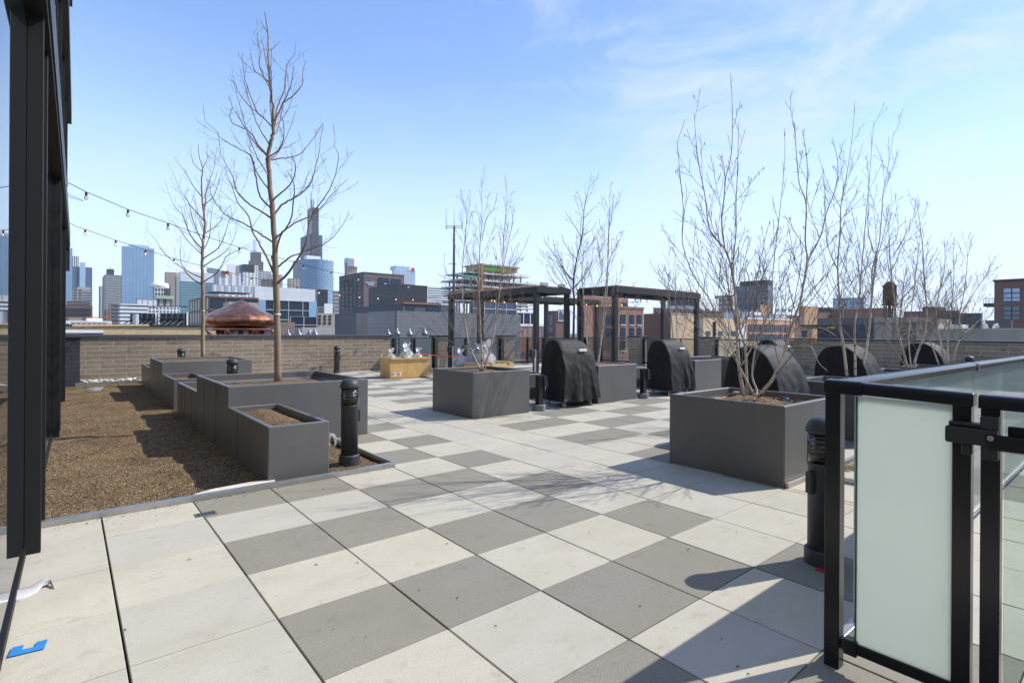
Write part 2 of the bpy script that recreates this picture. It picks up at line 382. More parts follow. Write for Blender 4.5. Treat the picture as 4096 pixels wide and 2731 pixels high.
# ---------------------------------------------------------------- parapet walls, piers, glass rails
def coping(m,x0,y0,x1,y1,z,ov=.035,t=.07):
    m.box(x0-ov,y0-ov,z-t+.01,x1+ov,y1+ov,z)
w=thing('parapet_wall','long brown brick parapet wall with black coping across the back left','wall',(4.7,18,0))
m=MB(); m.box(.25,17.9,-.1,9.14,18.25,1.20); part('brickwork',m,WALLB,w)
m=MB(); coping(m,.25,17.9,9.14,18.25,1.275); m.box(.2,17.86,1.19,9.19,18.29,1.206); part('coping',m,COPING,w,bevel=.008)
w=thing('brick_pier','dark blue brick pier at the far end of the glass facade','pier',(.1,17.7,0))
m=MB(); m.box(-.6,17.6,-.1,.245,18.3,1.2); part('brickwork',m,BLUEB,w)
m=MB(); m.box(-.6,17.56,1.2,.29,18.34,1.285); part('coping',m,COPING,w,bevel=.008)
w=thing('parapet_wall','dark brown brick parapet wall with black coping along the right side','wall',(19.7,0,0))
m=MB(); m.box(19.5,-7.9,-.1,19.85,8.3,1.18); part('brickwork',m,WALLB,w)
m=MB(); coping(m,19.5,-7.9,19.85,8.3,1.26); part('coping',m,COPING,w,bevel=.008)
GP='brick piers along the glass rail'
for (x0,y0,x1,y1,lb) in ((10.95,17.62,11.48,18.15,'brick pier between glass rails nearest the long brick wall'),(14.22,17.62,14.78,18.15,'brick pier behind the three stemmed birch'),
        (19.3,14.5,19.85,15.05,'brick pier left of the second covered grill above the white bucket'),(19.3,11.05,19.85,11.6,'brick pier right of the second covered grill')):
    w=thing('brick_pier',lb,'pier',((x0+x1)/2,(y0+y1)/2,0),0,GP)
    m=MB(); m.box(x0,y0,-.1,x1,y1,1.17); part('brickwork',m,PIERB,w)
    m=MB(); coping(m,x0,y0,x1,y1,1.265,.06,.085); part('coping',m,BLACK2,w,bevel=.006)
    m=MB(); m.box(x0-.05,y0-.05,1.165,x1+.05,y1+.05,1.18); part('flashing',m,ALU,w)
def glassrail(a,b,n,label,z=1.18,tint=None):
    a=Vector((*a,0)); b=Vector((*b,0)); r=thing('glass_railing',label,'railing',((a+b)/2)); d=(b-a).normalized(); L=(b-a).length
    m=MB(); m.bar(a+Vector((0,0,z-.02)),b+Vector((0,0,z-.02)),.09,.05); part('top_rail',m,COPING,r,bevel=.006)
    m=MB(); m.bar(a+Vector((0,0,.09)),b+Vector((0,0,.09)),.05,.06); part('bottom_rail',m,BLACK,r)
    for k in range(n+1):
        p=a+d*(L*k/n); m=MB(); m.bar(p+Vector((0,0,-.02)),p+Vector((0,0,z-.04)),.10,.06); part('post',m,BLACK,r)
    for k in range(n):
        p=a+d*(L*(k+.5)/n); m=MB(); m.bar(p-d*(L/n/2-.05)+Vector((0,0,.62)),p+d*(L/n/2-.05)+Vector((0,0,.62)),.012,1.0); part('pane',m,CLEARG,r)
glassrail((9.2,17.9),(10.93,17.9),2,'glass railing between the long brick wall and the first brick pier')
glassrail((11.52,17.9),(14.2,17.9),3,'glass railing behind the three stemmed birch between two piers')
glassrail((14.82,17.9),(19.55,17.9),5,'long glass railing running to the back corner behind the pergolas')
glassrail((19.6,17.8),(19.6,15.08),3,'glass railing from the back corner to the brick pier above the bucket')
glassrail((19.6,14.45),(19.6,11.65),3,'glass railing hidden behind the second covered grill')
glassrail((19.6,11.0),(19.6,8.35),3,'glass railing between the last brick pier and the right brick wall')
# ---------------------------------------------------------------- foreground glass railing and gate
RZ=1.235
r=thing('glass_railing','long black railing with pale green glass running off to the right','railing',(2.58,.894,0))
def rprof(m,a,b,wd=.075,ht=.05):   # rounded cap rail
    a=Vector(a);b=Vector(b);d=(b-a).normalized(); s_=d.cross(Vector((0,0,1))).normalized(); pr=[]
    pr=[(-wd/2,-ht),(wd/2,-ht),(wd/2,-.018)]+[(wd/2-.018+.018*math.cos(t),-.018+.018*math.sin(t)) for t in (.5,1.0,1.57)]+[(-wd/2+.018+.018*math.cos(t),-.018+.018*math.sin(t)) for t in (1.57,2.1,2.6,3.14)]
    n=len(pr); vs=[p+s_*x+Vector((0,0,z)) for p in (a,b) for x,z in pr]
    m.add(vs,[(i,(i+1)%n,(i+1)%n+n,i+n) for i in range(n)]+[tuple(range(n-1,-1,-1)),tuple(range(n,2*n))])
m=MB(); rprof(m,(2.56,.894,RZ),(9.9,.894,RZ-.03)); part('top_rail',m,BLACK,r,smooth=False,bevel=.002)
m=MB()
for x in (5.29,7.8): rprof(m,(x-.03,.894,RZ-.004-.03*(x-2.58)/7.3+.004),(x+.03,.894,RZ+.001-.03*(x-2.58)/7.3+.003),.083,.056)
part('rail_sleeve',m,BLACK2,r)
m=MB(); m.box(2.55,.864,-.05,2.61,.924,RZ-.05); part('post',m,BLACK,r,bevel=.004)
for x in (5.289,7.805): 
    m=MB(); m.box(x-.02,.90,.0,x+.02,.935,RZ-.07); part('post',m,BLACK,r,bevel=.003)
m=MB(); m.box(2.61,.875,.06,9.9,.915,.10); part('bottom_rail',m,ALU2,r,bevel=.003)
xs=[2.82,4.05,5.289,6.512,7.805,9.0]
for x0,x1 in zip(xs[:-1],xs[1:]):
    m=MB(); m.box(x0+.004,.887,.10,x1-.004,.897,RZ-.06); part('pane',m,FROST2,r)
r=thing('glass_railing','short frosted white glass railing panel between the corner post and the gate','railing',(2.58,.66,0))
m=MB(); rprof(m,(2.58,.925,RZ+.006),(2.58,.78,RZ+.004),.083,.058); rprof(m,(2.58,.78,RZ),(2.58,.425,RZ-.01)); part('top_rail',m,BLACK,r,bevel=.003)
m=MB(); m.box(2.552,.432,-.05,2.608,.487,RZ-.055); part('post',m,BLACK,r,bevel=.004)
m=MB(); m.box(2.565,.487,.085,2.60,.863,.13); m.box(2.558,.80,.075,2.604,.85,.14); part('bottom_rail',m,BLACK,r,bevel=.003)
m=MB(); m.box(2.575,.49,.13,2.586,.805,RZ-.06); part('pane',m,FROST,r)
m=MB(); m.box(2.573,.806,.13,2.588,.812,RZ-.06); part('glass_edge',m,GLASSEDGE,r)
r=thing('gate','black metal gate leaf with a keyed latch at the right edge','gate',(2.58,.38,0))
m=MB(); m.box(2.552,.352,.06,2.608,.406,RZ-.055); part('stile',m,BLACK,r,bevel=.004)
m=MB(); m.box(2.552,-.75,.06,2.608,-.70,RZ-.055); part('stile',m,BLACK,r,bevel=.004)
m=MB(); rprof(m,(2.58,.412,RZ-.012),(2.58,-.76,RZ-.03)); part('top_rail',m,BLACK,r,bevel=.004)
m=MB(); m.box(2.56,-.70,.085,2.60,.352,.13); part('bottom_rail',m,BLACK,r)
m=MB(); m.box(2.578,-.695,.13,2.586,.345,RZ-.06); part('pane',m,CLEARG,r)
m=MB(); m.box(2.49,.352,1.045,2.55,.497,1.105); m.box(2.505,.36,1.105,2.548,.49,1.122); m.box(2.515,.425,1.0,2.548,.455,1.045); part('latch_box',m,BLACK2,r,bevel=.007)
m=MB(); m.box(2.50,.350,1.10,2.551,.40,1.150); part('latch_guard',m,BLACK2,r,bevel=.006)
m=MB(); m.box(2.50,.352,.995,2.551,.398,1.05); part('latch_guard',m,BLACK2,r,bevel=.006)
m=MB(); m.box(2.485,-.70,1.035,2.52,.385,1.09); part('push_bar',m,BLACK,r,bevel=.008)
m=MB(); m.box(2.53,-.70,1.085,2.548,.33,1.12); part('cross_bar',m,BLACK,r,bevel=.004)
m=MB(); 
c=Vector((2.483,.368,1.078)); m.tube([c,c-Vector((.004,0,0))],[.0095,.0085],16); part('lock_cylinder',m,ALU,r)
m=MB(); m.box(2.4775,.3665,1.0745,2.4795,.3695,1.0815); part('keyhole',m,BLACK,r)
# ---------------------------------------------------------------- bollard lights
def bollard(loc,label,box_=True):
    b=thing('bollard_light',label,'bollard',(loc[0],loc[1],0),0,'black louvred bollard lights')
    MB().lathe([(.108,-.03),(.108,.085),(.098,.095)],28).build('base_ring',BOLL,b,smooth=False)
    MB().lathe([(.090,.08),(.090,.615),(.094,.62),(.094,.632)],32).build('column',BOLL,b,smooth=True)
    MB().lathe([(.0935,.632),(.0925,.82)],32).build('lens',DOMEG,b,smooth=True)
    m=MB()
    for k in range(6): z=.645+k*.029; m.lathe([(.030,z+.018),(.082,z),(.084,z+.003),(.030,z+.022)],28)
    m.build('louvre',plain('louvre_grey',(.20,.20,.18),.35,.6),b,smooth=True)
    MB().lathe([(.028,.632),(.028,.83)],16).build('lamp_core',BULB,b,smooth=True)
    MB().lathe([(.096,.815),(.103,.818),(.104,.835),(.099,.862),(.084,.89),(.060,.908),(.03,.918),(0.0001,.921)],32).build('dome_cap',BOLL,b,smooth=True)
    if box_: MB().box(.088,-.02,.44,.115,.03,.575).build('junction_box',BLACK2,b,bevel=.005)
    return b
b0=bollard((2.363,5.60),'black louvred bollard light in the soil beside the nearest low planter')
def bcopy(loc,label,rz=0):
    c=copy_tree(b0); c.location=(loc[0],loc[1],0); c.rotation_euler=(0,0,rz); c['label']=label; return c
p=dep(930,1500,9.75); bcopy(p,'bollard light head showing behind the tall planter with the big tree')
p=dep(725,1450,14.6); bcopy(p,'bollard light rising behind the far tall planter against the brick wall')
bcopy((6.95,17.55),'bollard light standing against the long brick wall left of the wooden crate')
bcopy((3.66,1.33),'large black bollard light partly behind the right railing post',2.6)
p=dep(3877,1500,12.8); bcopy(p,'bollard light whose cap peeks over the long glass railing')
p=dep(1857,1450,19.6); bcopy(p,'bollard light behind the tied bags among the pergola posts')
_q=g(3287,2276); tag(MB().box(_q.x-.05,_q.y-.03,0.001,_q.x+.07,_q.y+.02,.006).build('red_tape',plain('red_tape',(.45,.02,.04),.6)),'strip of red tape at the foot of the right bollard','tape')
# ---------------------------------------------------------------- covered grills
def grill(loc,rz,label,W=.88,D=.62,Hh=1.27,seed=0,letter='COYOTE',slump=.12,lean=0,front_x0=0.0):
    rr=random.Random(seed)
    gr=thing('covered_grill',label,'grill cover',(loc[0],loc[1],0),rz,'barbecue grills under black covers')
    # profile in (y,z): from back bottom over the top to front bottom; y from +D (back) to 0 (front)
    NX,NP=34,64; vs=[]
    def prof(t,hx,k):   # t 0..1 along profile
        zb=.13
        pts=[(D*1.0,zb),(D*1.02,hx*.45),(D*1.0,hx*.80),(D*.86,hx*.955),(D*.66,hx*1.0),(D*.44,hx*.99),(D*.26,hx*.92),(D*.12,hx*.80),(D*.045,hx*.66),(0.0,hx*.5),(-.015,hx*.3),(-.02,zb)]
        s=t*(len(pts)-1); i=min(int(s),len(pts)-2); f=s-i
        def P(i): return pts[max(0,min(len(pts)-1,i))]
        p0,p1,p2,p3=P(i-1),P(i),P(i+1),P(i+2)
        q=lambda a,b,c,d:.5*((2*b)+(-a+c)*f+(2*a-5*b+4*c-d)*f*f+(-a+3*b-3*c+d)*f**3)
        return q(p0[0],p1[0],p2[0],p3[0]),q(p0[1],p1[1],p2[1],p3[1])
    from mathutils import noise
    ph=[rr.uniform(0,6.28) for _ in range(8)]
    for a in range(NX+1):
        u=a/NX; x=-W/2+W*u
        e_=abs(2*u-1)
        hx=Hh*(1-.03*max(0,(e_-.75)/.25)**2) - slump*max(0,(u-.72)/.28)**1.3*.9 + lean*(u-.5)
        for b in range(NP+1):
            t=b/NP; y,z=prof(t,hx,0)
            low=max(0,1-z/(Hh*.86))           # folds grow toward the hem
            n=noise.fractal(Vector((x*2.6+seed*3.1,y*3,z*2.0)),1.0,2.1,5)
            fold=.055*low**.75*(1-abs(math.sin(x*7.5+ph[0]+1.6*n)))**1.5+.016*low*math.sin(x*21+ph[1]+2.5*n)
            front=1 if t>.5 else -1
            flare=(.02*low)*front
            if t>.52: y-= fold+flare
            elif t<.35: y+= fold*.6+.02*low
            y+=.014*n; z+=.012*n*(1 if z>.3 else .3)+ (0.02*math.sin(x*9+ph[2]) if b in (0,NP) else 0)
            xx=x+ .012*n
            vs.append((xx*(1+.03*low*e_),y,z))
    fs=[]
    for a in range(NX):
        for b in range(NP):
            i=a*(NP+1)+b; fs.append((i,i+NP+1,i+NP+2,i+1))
    m=MB(); m.add(vs,fs)
    # end panels: fan grids from profile to centre with folds
    for side,a in ((-1,0),(1,NX)):
        ring=[vs[a*(NP+1)+b] for b in range(NP+1)]
        K=12; base=[]
        for kk in range(K+1):
            f=kk/K; row=[]
            for b,(x,y,z) in enumerate(ring):
                cy=D*.5; zc=.14+(z-.14)*(1-f); yc=y+(cy-y)*f*.0
                # collapse ring downwards: scale z toward the hem, y toward centre near top
                yy=cy+(y-cy)*(1-.0*f)
                tz=.13+(z-.13)*(1-f)
                n=noise.fractal(Vector((yy*4+seed,tz*3,side*5)),1.0,2.0,4)
                ext=side*(.012+.03*(1-tz/Hh)+ .018*math.sin(yy*16+ph[3]+2*n)*(1-tz/Hh))*min(1,f*5)
                row.append((x+ext,yy,tz))
            base.append(row)
        v2=[p for r_ in base for p in r_]; n_=NP+1
        f2=[(i*n_+b,i*n_+b+1,(i+1)*n_+b+1,(i+1)*n_+b) if side<0 else (i*n_+b,(i+1)*n_+b,(i+1)*n_+b+1,i*n_+b+1) for i in range(K) for b in range(NP)]
        m.add(v2,f2)
    cov=m.build('cover',FABRIC,gr,smooth=True)
    w_=cov.modifiers.new('w','WELD'); w_.merge_threshold=.0008
    s_=cov.modifiers.new('s','SUBSURF'); s_.levels=1; s_.render_levels=1
    tx=bpy.data.textures.get('wrinkle') or bpy.data.textures.new('wrinkle','CLOUDS'); tx.noise_scale=.16; tx.noise_depth=3
    d_=cov.modifiers.new('d','DISPLACE'); d_.texture=tx; d_.strength=.020; d_.mid_level=.5; d_.texture_coords='GLOBAL'
    MB().box(-W*.43,D*.1,.10,W*.43,D*.92,.9).build('cart',BLACK2,gr)
    for sx in (-1,1):
        for y in (.1,D-.08):
            c=thing_c('caster',gr,(sx*W*.40,y,0)); 
    if letter:
        # on the sloping front, just above the break
        hx=Hh; y1,z1=prof(.60,hx,0); y2,z2=prof(.64,hx,0); sl=math.atan2(z1-z2,y1-y2)
        o=text('lettering',letter,.064,LETTER,gr,(.10+front_x0,(y1+y2)/2-.045,(z1+z2)/2-.02+.02),(sl,0,0),.004,'CENTER',.78,.0022)
        o.matrix_parent_inverse=Matrix.Identity(4)
    return gr
def thing_c(name,par,loc):
    m=MB(); m.tube([(-.014,0,.04),(.014,0,.04)],.038,14); m.box(-.022,-.02,.035,-.016,.02,.10); m.box(.016,-.02,.035,.022,.02,.10); m.box(-.03,-.03,.095,.03,.03,.105)
    return m.build(name,plain('caster_grey',(.45,.46,.38),.5),par,loc=loc)
grill((7.60,7.06),0,'black covered grill with a white logo beside the three stemmed birch planter',seed=1,W=.90,D=.60,Hh=1.29)
grill((10.93,7.0),.0,'black covered grill with a white logo in front of the second pergola',seed=2,W=.88,D=.62,Hh=1.27,slump=.10)
grill((7.30,3.0),0,'nearest black covered grill directly behind the five stemmed birch',seed=3,W=.92,D=.70,Hh=1.27,letter=None,slump=.12)
grill((16.4,6.9),0,'covered grill whose hump shows behind the nearest right grill',seed=4,W=.95,D=.8,Hh=1.25,letter='COYOTE',slump=.1)
grill((10.52,3.02),0,'wide black covered grill behind the three stemmed birch at right',seed=5,W=.85,D=.78,Hh=1.25,letter=None,slump=.1)
grill((15.5,3.0),0,'farthest covered grill behind the birches near the right brick wall',seed=6,W=.95,D=.8,Hh=1.24,letter=None,slump=.1)
# power pedestals
def pedestal(loc,label,rz=0):
    p=thing('power_pedestal',label,'power outlet post',(loc[0],loc[1],0),rz,'outlet posts beside the grills')
    MB().lathe([(.12,-.02),(.12,.10),(.112,.11)],24).build('footing',CONC,p)
    MB().box(-.055,-.05,.10,.055,.05,.64).build('post',BLACK,p,bevel=.006)
    m=MB(); m.add([(.05,-.085,.42),(.05,.03,.42),(.15,.03,.42),(.15,-.085,.42),(.05,-.085,.63),(.05,.03,.66),(.10,.03,.66),(.11,-.085,.62)],[(0,3,2,1),(4,7,6,5)[::-1],(0,1,5,4),(1,2,6,5),(2,3,7,6),(3,0,4,7)])
    m.build('outlet_cover',plain('outlet_hood',(.03,.045,.06),.08,0,.1),p,bevel=.01)
    m=MB(); m.tube([(.10,-.05,.42),(.07,-.06,.3),(.10,-.07,.18),(.16,-.06,.13),(.17,.0,.25),(.15,.0,.42)],.006,5); m.build('cable',BLACK,p,smooth=True)
    return p
pedestal((6.62,7.18),'black outlet post on a round base left of the first logo grill')
pedestal((9.66,7.14),'black outlet post on a round base left of the second logo grill')
# ---------------------------------------------------------------- small things on the floor
m=MB(); m.prism([(-.062,-.037),(.06,-.037),(.06,.045),(.022,.045),(.022,.0),(-.022,.0),(-.022,.045),(-.062,.045)],0,.005)
t=m.build('plastic_shim',plain('blue_plastic',(.03,.22,.55),.45),bevel=.001); p=g(113,2597); t.location=(p.x,p.y,.003); t.rotation_euler=(0,0,-.12+0.0)
tag(t,'blue U shaped plastic shim lying on the paving at lower left','shim')
m=MB(); 
cs=[(0,2420),(60,2408),(130,2385),(165,2335),(200,2322),(222,2335)]
cs=[g(x,y,.01) for x,y in ((-60,2385),(0,2388),(60,2375),(130,2352),(165,2335),(200,2330),(215,2345))]; wd=[.10,.10,.10,.085,.05,.03,.02]
vs=[]
for k,(c,w_) in enumerate(zip(cs,wd)):
    for j in range(5):
        f=(j/4-.5)*2; vs.append((c.x-.3*w_*f*.5,c.y+w_*f*.8,.006+.02*(1-f*f)+.012*math.sin(k*1.7)))
m.add(vs,[(k*5+j,(k+1)*5+j,(k+1)*5+j+1,k*5+j+1) for k in range(len(cs)-1) for j in range(4)])
t=m.build('plastic_strip',plain('film_white',(.5,.5,.5),.25),smooth=True); so=t.modifiers.new('s','SOLIDIFY'); so.thickness=.003
tag(t,'crumpled white plastic strip on the paving beside the glass facade','plastic strip')
p=g(822,2056); d_=thing('drain_cover','small grey metal drain cover at the edge of the soil bed','drain cover',(p.x,p.y,0),.0)
MB().box(-.075,-.05,-.01,.075,.05,.004).build('plate',plain('drain_grey',(.10,.105,.09),.6,0,.3),d_,bevel=.002)
m=MB()
for k in range(5): m.box(-.05+k*.024,-.03,.004,-.04+k*.024,.03,.007)
m.build('slots',BLACK2,d_)
# plastic bottle/bag on the soil
def crumple(name,c,sx,sy,sz,mat,seed=1,n=14,amp=.35,parent=None):
    from mathutils import noise
    m=MB(); vs=[];
    for i in range(n+1):
        ph=math.pi*i/n
        for j in range(2*n):
            th=math.pi*j/n; d=Vector((math.sin(ph)*math.cos(th),math.sin(ph)*math.sin(th),math.cos(ph)))
            r=1+amp*noise.fractal(d*2.2+Vector((seed*7,0,0)),.8,2.2,4)
            vs.append((c[0]+d.x*sx*r,c[1]+d.y*sy*r,c[2]+max(-sz*.9,d.z*sz*r)))
    w_=2*n; m.add(vs,[(i*w_+j,(i+1)*w_+j,(i+1)*w_+(j+1)%w_,i*w_+(j+1)%w_) for i in range(n) for j in range(w_)])
    return m.build(name,mat,parent,smooth=True)
BAGM=glassmat('bag_film',(.95,.95,.95),.62,.15,(.95,.95,.95))
p=g(380,1566); tag(crumple('plastic_bag',(p.x,p.y,.05),.17,.10,.05,BAGM,4),'clear crumpled plastic bag lying on the soil near the cobbles','bag')
# dead leaves and debris
mb=MB(); rr=random.Random(13)
for k in range(420):
    e_=rr.random(); x=rr.uniform(-.1,2.6); y=5.125-abs(rr.gauss(0,.05))-(.0 if rr.random()<.8 else rr.random()*.3); s=rr.uniform(.0015,.005)*(1.6 if rr.random()<.1 else 1); a=rr.uniform(0,6.28)
    mb.cm=rr.choice((0,1,2)); c,s_=math.cos(a)*s,math.sin(a)*s; mb.add([(x+c,y+s_,.003),(x-s_,y+c,.003),(x-c,y-s_,.003),(x,y,.003+s)],[(0,1,3),(1,2,3),(2,0,3)])
tag(mb.build('spilled_mulch',GR[:3]),'crumbs of mulch spilled over the edging onto the paving','mulch',kind='stuff')
mb=MB(); rr=random.Random(11)
lf=[(1790/2*1,2199),(615,2180),(608,2258),(644,2178),(1265,2258),(1332,2518),(1499,2268),(1830,2390),(2457,2651),(690,2189),(1430,2250),(465,2142)]
for x,y in lf+[(rr.uniform(250,3000),rr.uniform(1750,2700)) for _ in range(36)]:
    q=g(x,y,.003); s=rr.uniform(.004,.014); a=rr.uniform(0,6.28)
    c,s_=math.cos(a)*s,math.sin(a)*s
    mb.add([(q.x-c,q.y-s_,.004),(q.x+s_*.4,q.y-c*.4,.007),(q.x+c,q.y+s_,.005),(q.x-s_*.4,q.y+c*.4,.009)],[(0,1,2,3)])
tag(mb.build('leaf_litter',plain('dead_leaf',(.10,.055,.03),.8,0,.4,40)),'tiny dead leaves and specks scattered over the paving','leaf litter',kind='stuff')
# coil of white cable beside the tall planter
m=MB(); q=Vector((2.15,6.93,.16))
q=dep(1325,1762,6.75)
pts=[]
for k in range(60):
    a=k*.55; pts.append(q+Vector((.05*math.cos(a)*(1+.2*math.sin(k)),.03*math.sin(k*.3)-.02,.085*math.sin(a)*(1+.15*math.cos(k*.7)))))
m.tube(pts,.004,5); tag(m.build('cable_coil',WHITE,smooth=True),'coil of white cable hanging beside the tall left planter','cable')
# ---------------------------------------------------------------- crates, bags, ladder, boards, bucket
def tiedbag(c,s,label,seed,tilt=0):
    from mathutils import noise
    b=thing('plastic_bag',label,'bag',c,0,'tied translucent bags standing in the crates')
    m=MB(); prof=[(.0,0),(.55,.0),(.8,.10),(.85,.25),(.75,.42),(.5,.58),(.22,.68),(.10,.73),(.16,.80),(.30,.90),(.42,1.0),(.36,1.04)]
    n=20; vs=[]
    for r,z in prof:
        for k in range(n):
            a=2*math.pi*k/n; d=Vector((math.cos(a),math.sin(a),z*2)); w=1+.30*noise.fractal(d*1.8+Vector((seed*5,0,0)),.8,2,4)+.10*math.sin(a*7+seed)*(1 if z>.5 else .3)
            vs.append(((r*w*math.cos(a)*.5+tilt*z)*s,r*w*math.sin(a)*s*.5,(z*(1+.06*math.sin(a*3+seed)))*s))
    m.add(vs,[(i*n+k,i*n+(k+1)%n,(i+1)*n+(k+1)%n,(i+1)*n+k) for i in range(len(prof)-1) for k in range(n)])
    m.build('film',BAGM,b,smooth=True)
    crumple('contents',(.08*s*tilt,0,.24*s),.30*s,.28*s,.22*s,plain('bag_fill',(.72,.68,.64),.8,0,.15,9),seed,12,.14,b)
    return b
c=thing('wooden_crate','open plywood crate full of tied plastic bags near the long brick wall','crate',(8.0,14.95,0),0)
x0,x1,y0,y1=7.42,8.72,14.55,15.55
# measured: front corner F(1563,1511), left F(1507,~1505), right F(1688,1509)
cz=.62
m=MB(); m.box(-.62,-.42,.02,.62,-.40,cz); part_c=m.build('side_panel',WOOD,c)
MB().box(-.62,.40,.02,.62,.42,cz).build('side_panel',WOOD,c)
MB().box(-.645,-.42,.02,-.622,.42,cz).build('end_panel',WOOD,c); MB().box(.622,-.42,.02,.645,.42,cz).build('end_panel',WOOD,c)
MB().box(-.62,-.40,.02,.62,.40,.05).build('bottom',WOOD,c)
for y in (-.455,.42): MB().box(-.66,y,cz-.045,.66,y+.035,cz-.005).build('batten',WOODL,c)
for x in (-.645,-.22,.22,.60):
    for y in (-.46,.36): MB().box(x,y,cz-.003,x+.045,y+.10,cz+.075).build('batten_end',WOODL,c)
for x in (-.66,.62): MB().box(x,-.42,cz-.047,x+.04,.42,cz-.007).build('batten',WOODL,c)
for k,x in enumerate((-.56,-.40)): MB().box(x,-.424,.06,x+.11,-.4205,.19).build('sticker',WHITE,c)
m=MB(); m.box(-.55,-.426,.12,-.50,-.4245,.15); m.box(-.38,-.426,.08,-.35,-.4245,.17); m.build('sticker_mark',plain('sticker_red',(.45,.05,.04)),c)
c.location=(8.07,14.9,0); c.rotation_euler=(0,0,math.radians(-6))
lb=['tied clear bag poking out of the crate at its left end','big tied clear bag in the middle of the wooden crate','highest tied clear bag in the wooden crate','tied clear bag leaning right in the wooden crate']
for (x,y,z,s,t,l,sd) in ((-.42,.12,.42,.44,0,lb[0],1),(.0,-.05,.40,.48,.05,lb[1],2),(.16,.14,.44,.58,-.05,lb[2],3),(.36,-.02,.42,.45,.25,lb[3],4)):
    tiedbag(Vector((8.07+x,14.9+y,z)),s,l,sd,t)
tag(box('cardboard_sheet',(7.15,14.35,.002),(8.3,15.1,.012),plain('cardboard',(.28,.19,.11),.9)),'flat brown cardboard sheet under the wooden crate','cardboard')
# second low crate with bags in front of the pergola
c2=thing('wooden_pallet_box','low wooden box half hidden behind the birch planter with tied bags','crate',(10.9,14.3,0))
MB().box(-.75,-.35,.0,.75,-.32,.36).build('side_panel',WOODL,c2); MB().box(-.75,.32,0,.75,.35,.36).build('side_panel',WOODL,c2)
MB().box(-.78,-.35,0,-.752,.35,.36).build('end_panel',WOODL,c2); MB().box(.752,-.35,0,.78,.35,.36).build('end_panel',WOODL,c2)
for x in (-.80,-.2,.55): MB().box(x,-.38,.36,x+.11,.38,.41).build('batten',WOODL,c2)
for k,(px,py,s,l) in enumerate(((1845,1462,.62,'tied white bag left of the birch stems in the low wooden box'),(1886,1462,.62,'tied white bag just left of the birch trunks in the low wooden box'),(1918,1458,.80,'large tied white bag behind the birch trunks'),(1938,1455,.90,'tallest tied white bag right behind the birch trunks'))):
    q=dep(px,py,18.2); tiedbag(Vector((q.x,q.y,.18)),s,l,10+k,.05*(k-1))
# ladder lying on its side
l=thing('ladder','orange ladder lying on its long edge with aluminium rungs beside the crate','ladder',(9.8,15.6,0))
a=Vector((9.05,15.75,.0)); a=dep(1662,1416,18.0); b=dep(1872,1443,19.4); a=Vector((a.x,a.y,0)); b=Vector((b.x,b.y,0)); ORG=plain('ladder_orange',(.65,.10,.03),.45)
u=Vector((0,0,1))
za,zb_=.66,.46
m=MB(); m.bar(a+u*za,b+u*zb_,.07,.035); part('rail',m,ORG,l)
m=MB(); m.bar(a+u*.04,b+u*.04,.07,.035); part('rail',m,ORG,l)
for k in range(6):
    f=.12+.15*k; p=a.lerp(b,f); m=MB(); m.bar(p+u*.04,p+u*(za+(zb_-za)*f),.07,.04); part('rung',m,ALU,l)
# stacked boards and tables behind
q=g(2060,1470); 
st=thing('board_stack','flat pale boards stacked on the deck between the pergola posts','boards',(13.2,15.6,0))
m=MB(); m.box(11.9,14.9,.02,16.3,15.3,.10); m.box(12.0,15.35,.02,16.6,15.7,.08); m.box(11.7,14.88,.102,15.3,15.25,.15); part('board',m,plain('primed_board',(.62,.60,.56),.7,0,.08,3),st)
tag(MB().box(11.15,15.0,.0,12.1,15.9,.30).build('insulation_block',plain('foam_beige',(.62,.56,.46),.8),bevel=.02),'pale beige foam block beside the tied bags','block')
bk=thing('bucket','white plastic bucket standing at the foot of the second pergola post','bucket',(0,0,0)); q=g(2483,1464); q=dep(2481,1460,15.6); bk.location=(q.x,q.y,.08)
MB().lathe([(.13,0),(.155,.36),(.165,.36),(.165,.345),(.150,.34)],20).build('body',WHITE,bk,smooth=True)
m=MB(); m.lathe([(.158,.30),(.166,.305),(.166,.32),(.158,.32)],20); m.build('rim',WHITE,bk); MB().lathe([(.134,.05),(.1365,.13)],20).build('drip_stain',plain('stain_ochre',(.45,.28,.14),.8),bk)
# ---------------------------------------------------------------- pergolas
PT=2.81
def pergola(label,x0,y0,x1,y1,posts,slat='x',cedar=True,ext=0):
    p=thing('pergola',label,'pergola',((x0+x1)/2,(y0+y1)/2,0)); z1=PT; z0=PT-.18
    for (px,py) in posts:
        m=MB(); m.box(px-.07,py-.07,-.02,px+.07,py+.07,z0+.005); part('post',m,BLACK2,p,bevel=.004)
    m=MB(); m.box(x0-.07,y0-.07,z0,x1+.07,y0+.0,z1); m.box(x0-.07,y1,z0,x1+.07,y1+.07,z1); m.box(x0-.07,y0,z0,x0,y1,z1); m.box(x1,y0,z0,x1+.07,y1,z1); part('beam',m,BLACK2,p)
    m=MB()
    if slat=='x':
        n=int((y1-y0)/.16)
        for k in range(n+1): yy=y0+.05+(y1-y0-.1)*k/n; m.box(x0-.06,yy-.02,z1+.003,x1+.06,yy+.02,z1+.045)
    else:
        n=int((x1-x0)/.16)
        for k in range(n+1): xx=x0+.05+(x1-x0-.1)*k/n; m.box(xx-.02,y0-.06,z1+.003,xx+.02,y1+.06,z1+.045)
    part('slat',m,CEDAR,p)
    m=MB()
    if slat=='x':
        for k in range(1,4): yy=y0+(y1-y0)*k/4; m.box(x0,yy-.02,z0+.05,x1,yy+.02,z1-.02)
    else:
        for k in range(1,4): xx=x0+(x1-x0)*k/4; m.box(xx-.02,y0,z0+.05,xx+.02,y1,z1-.02)
    part('joist',m,BLACK2,p)
    return p
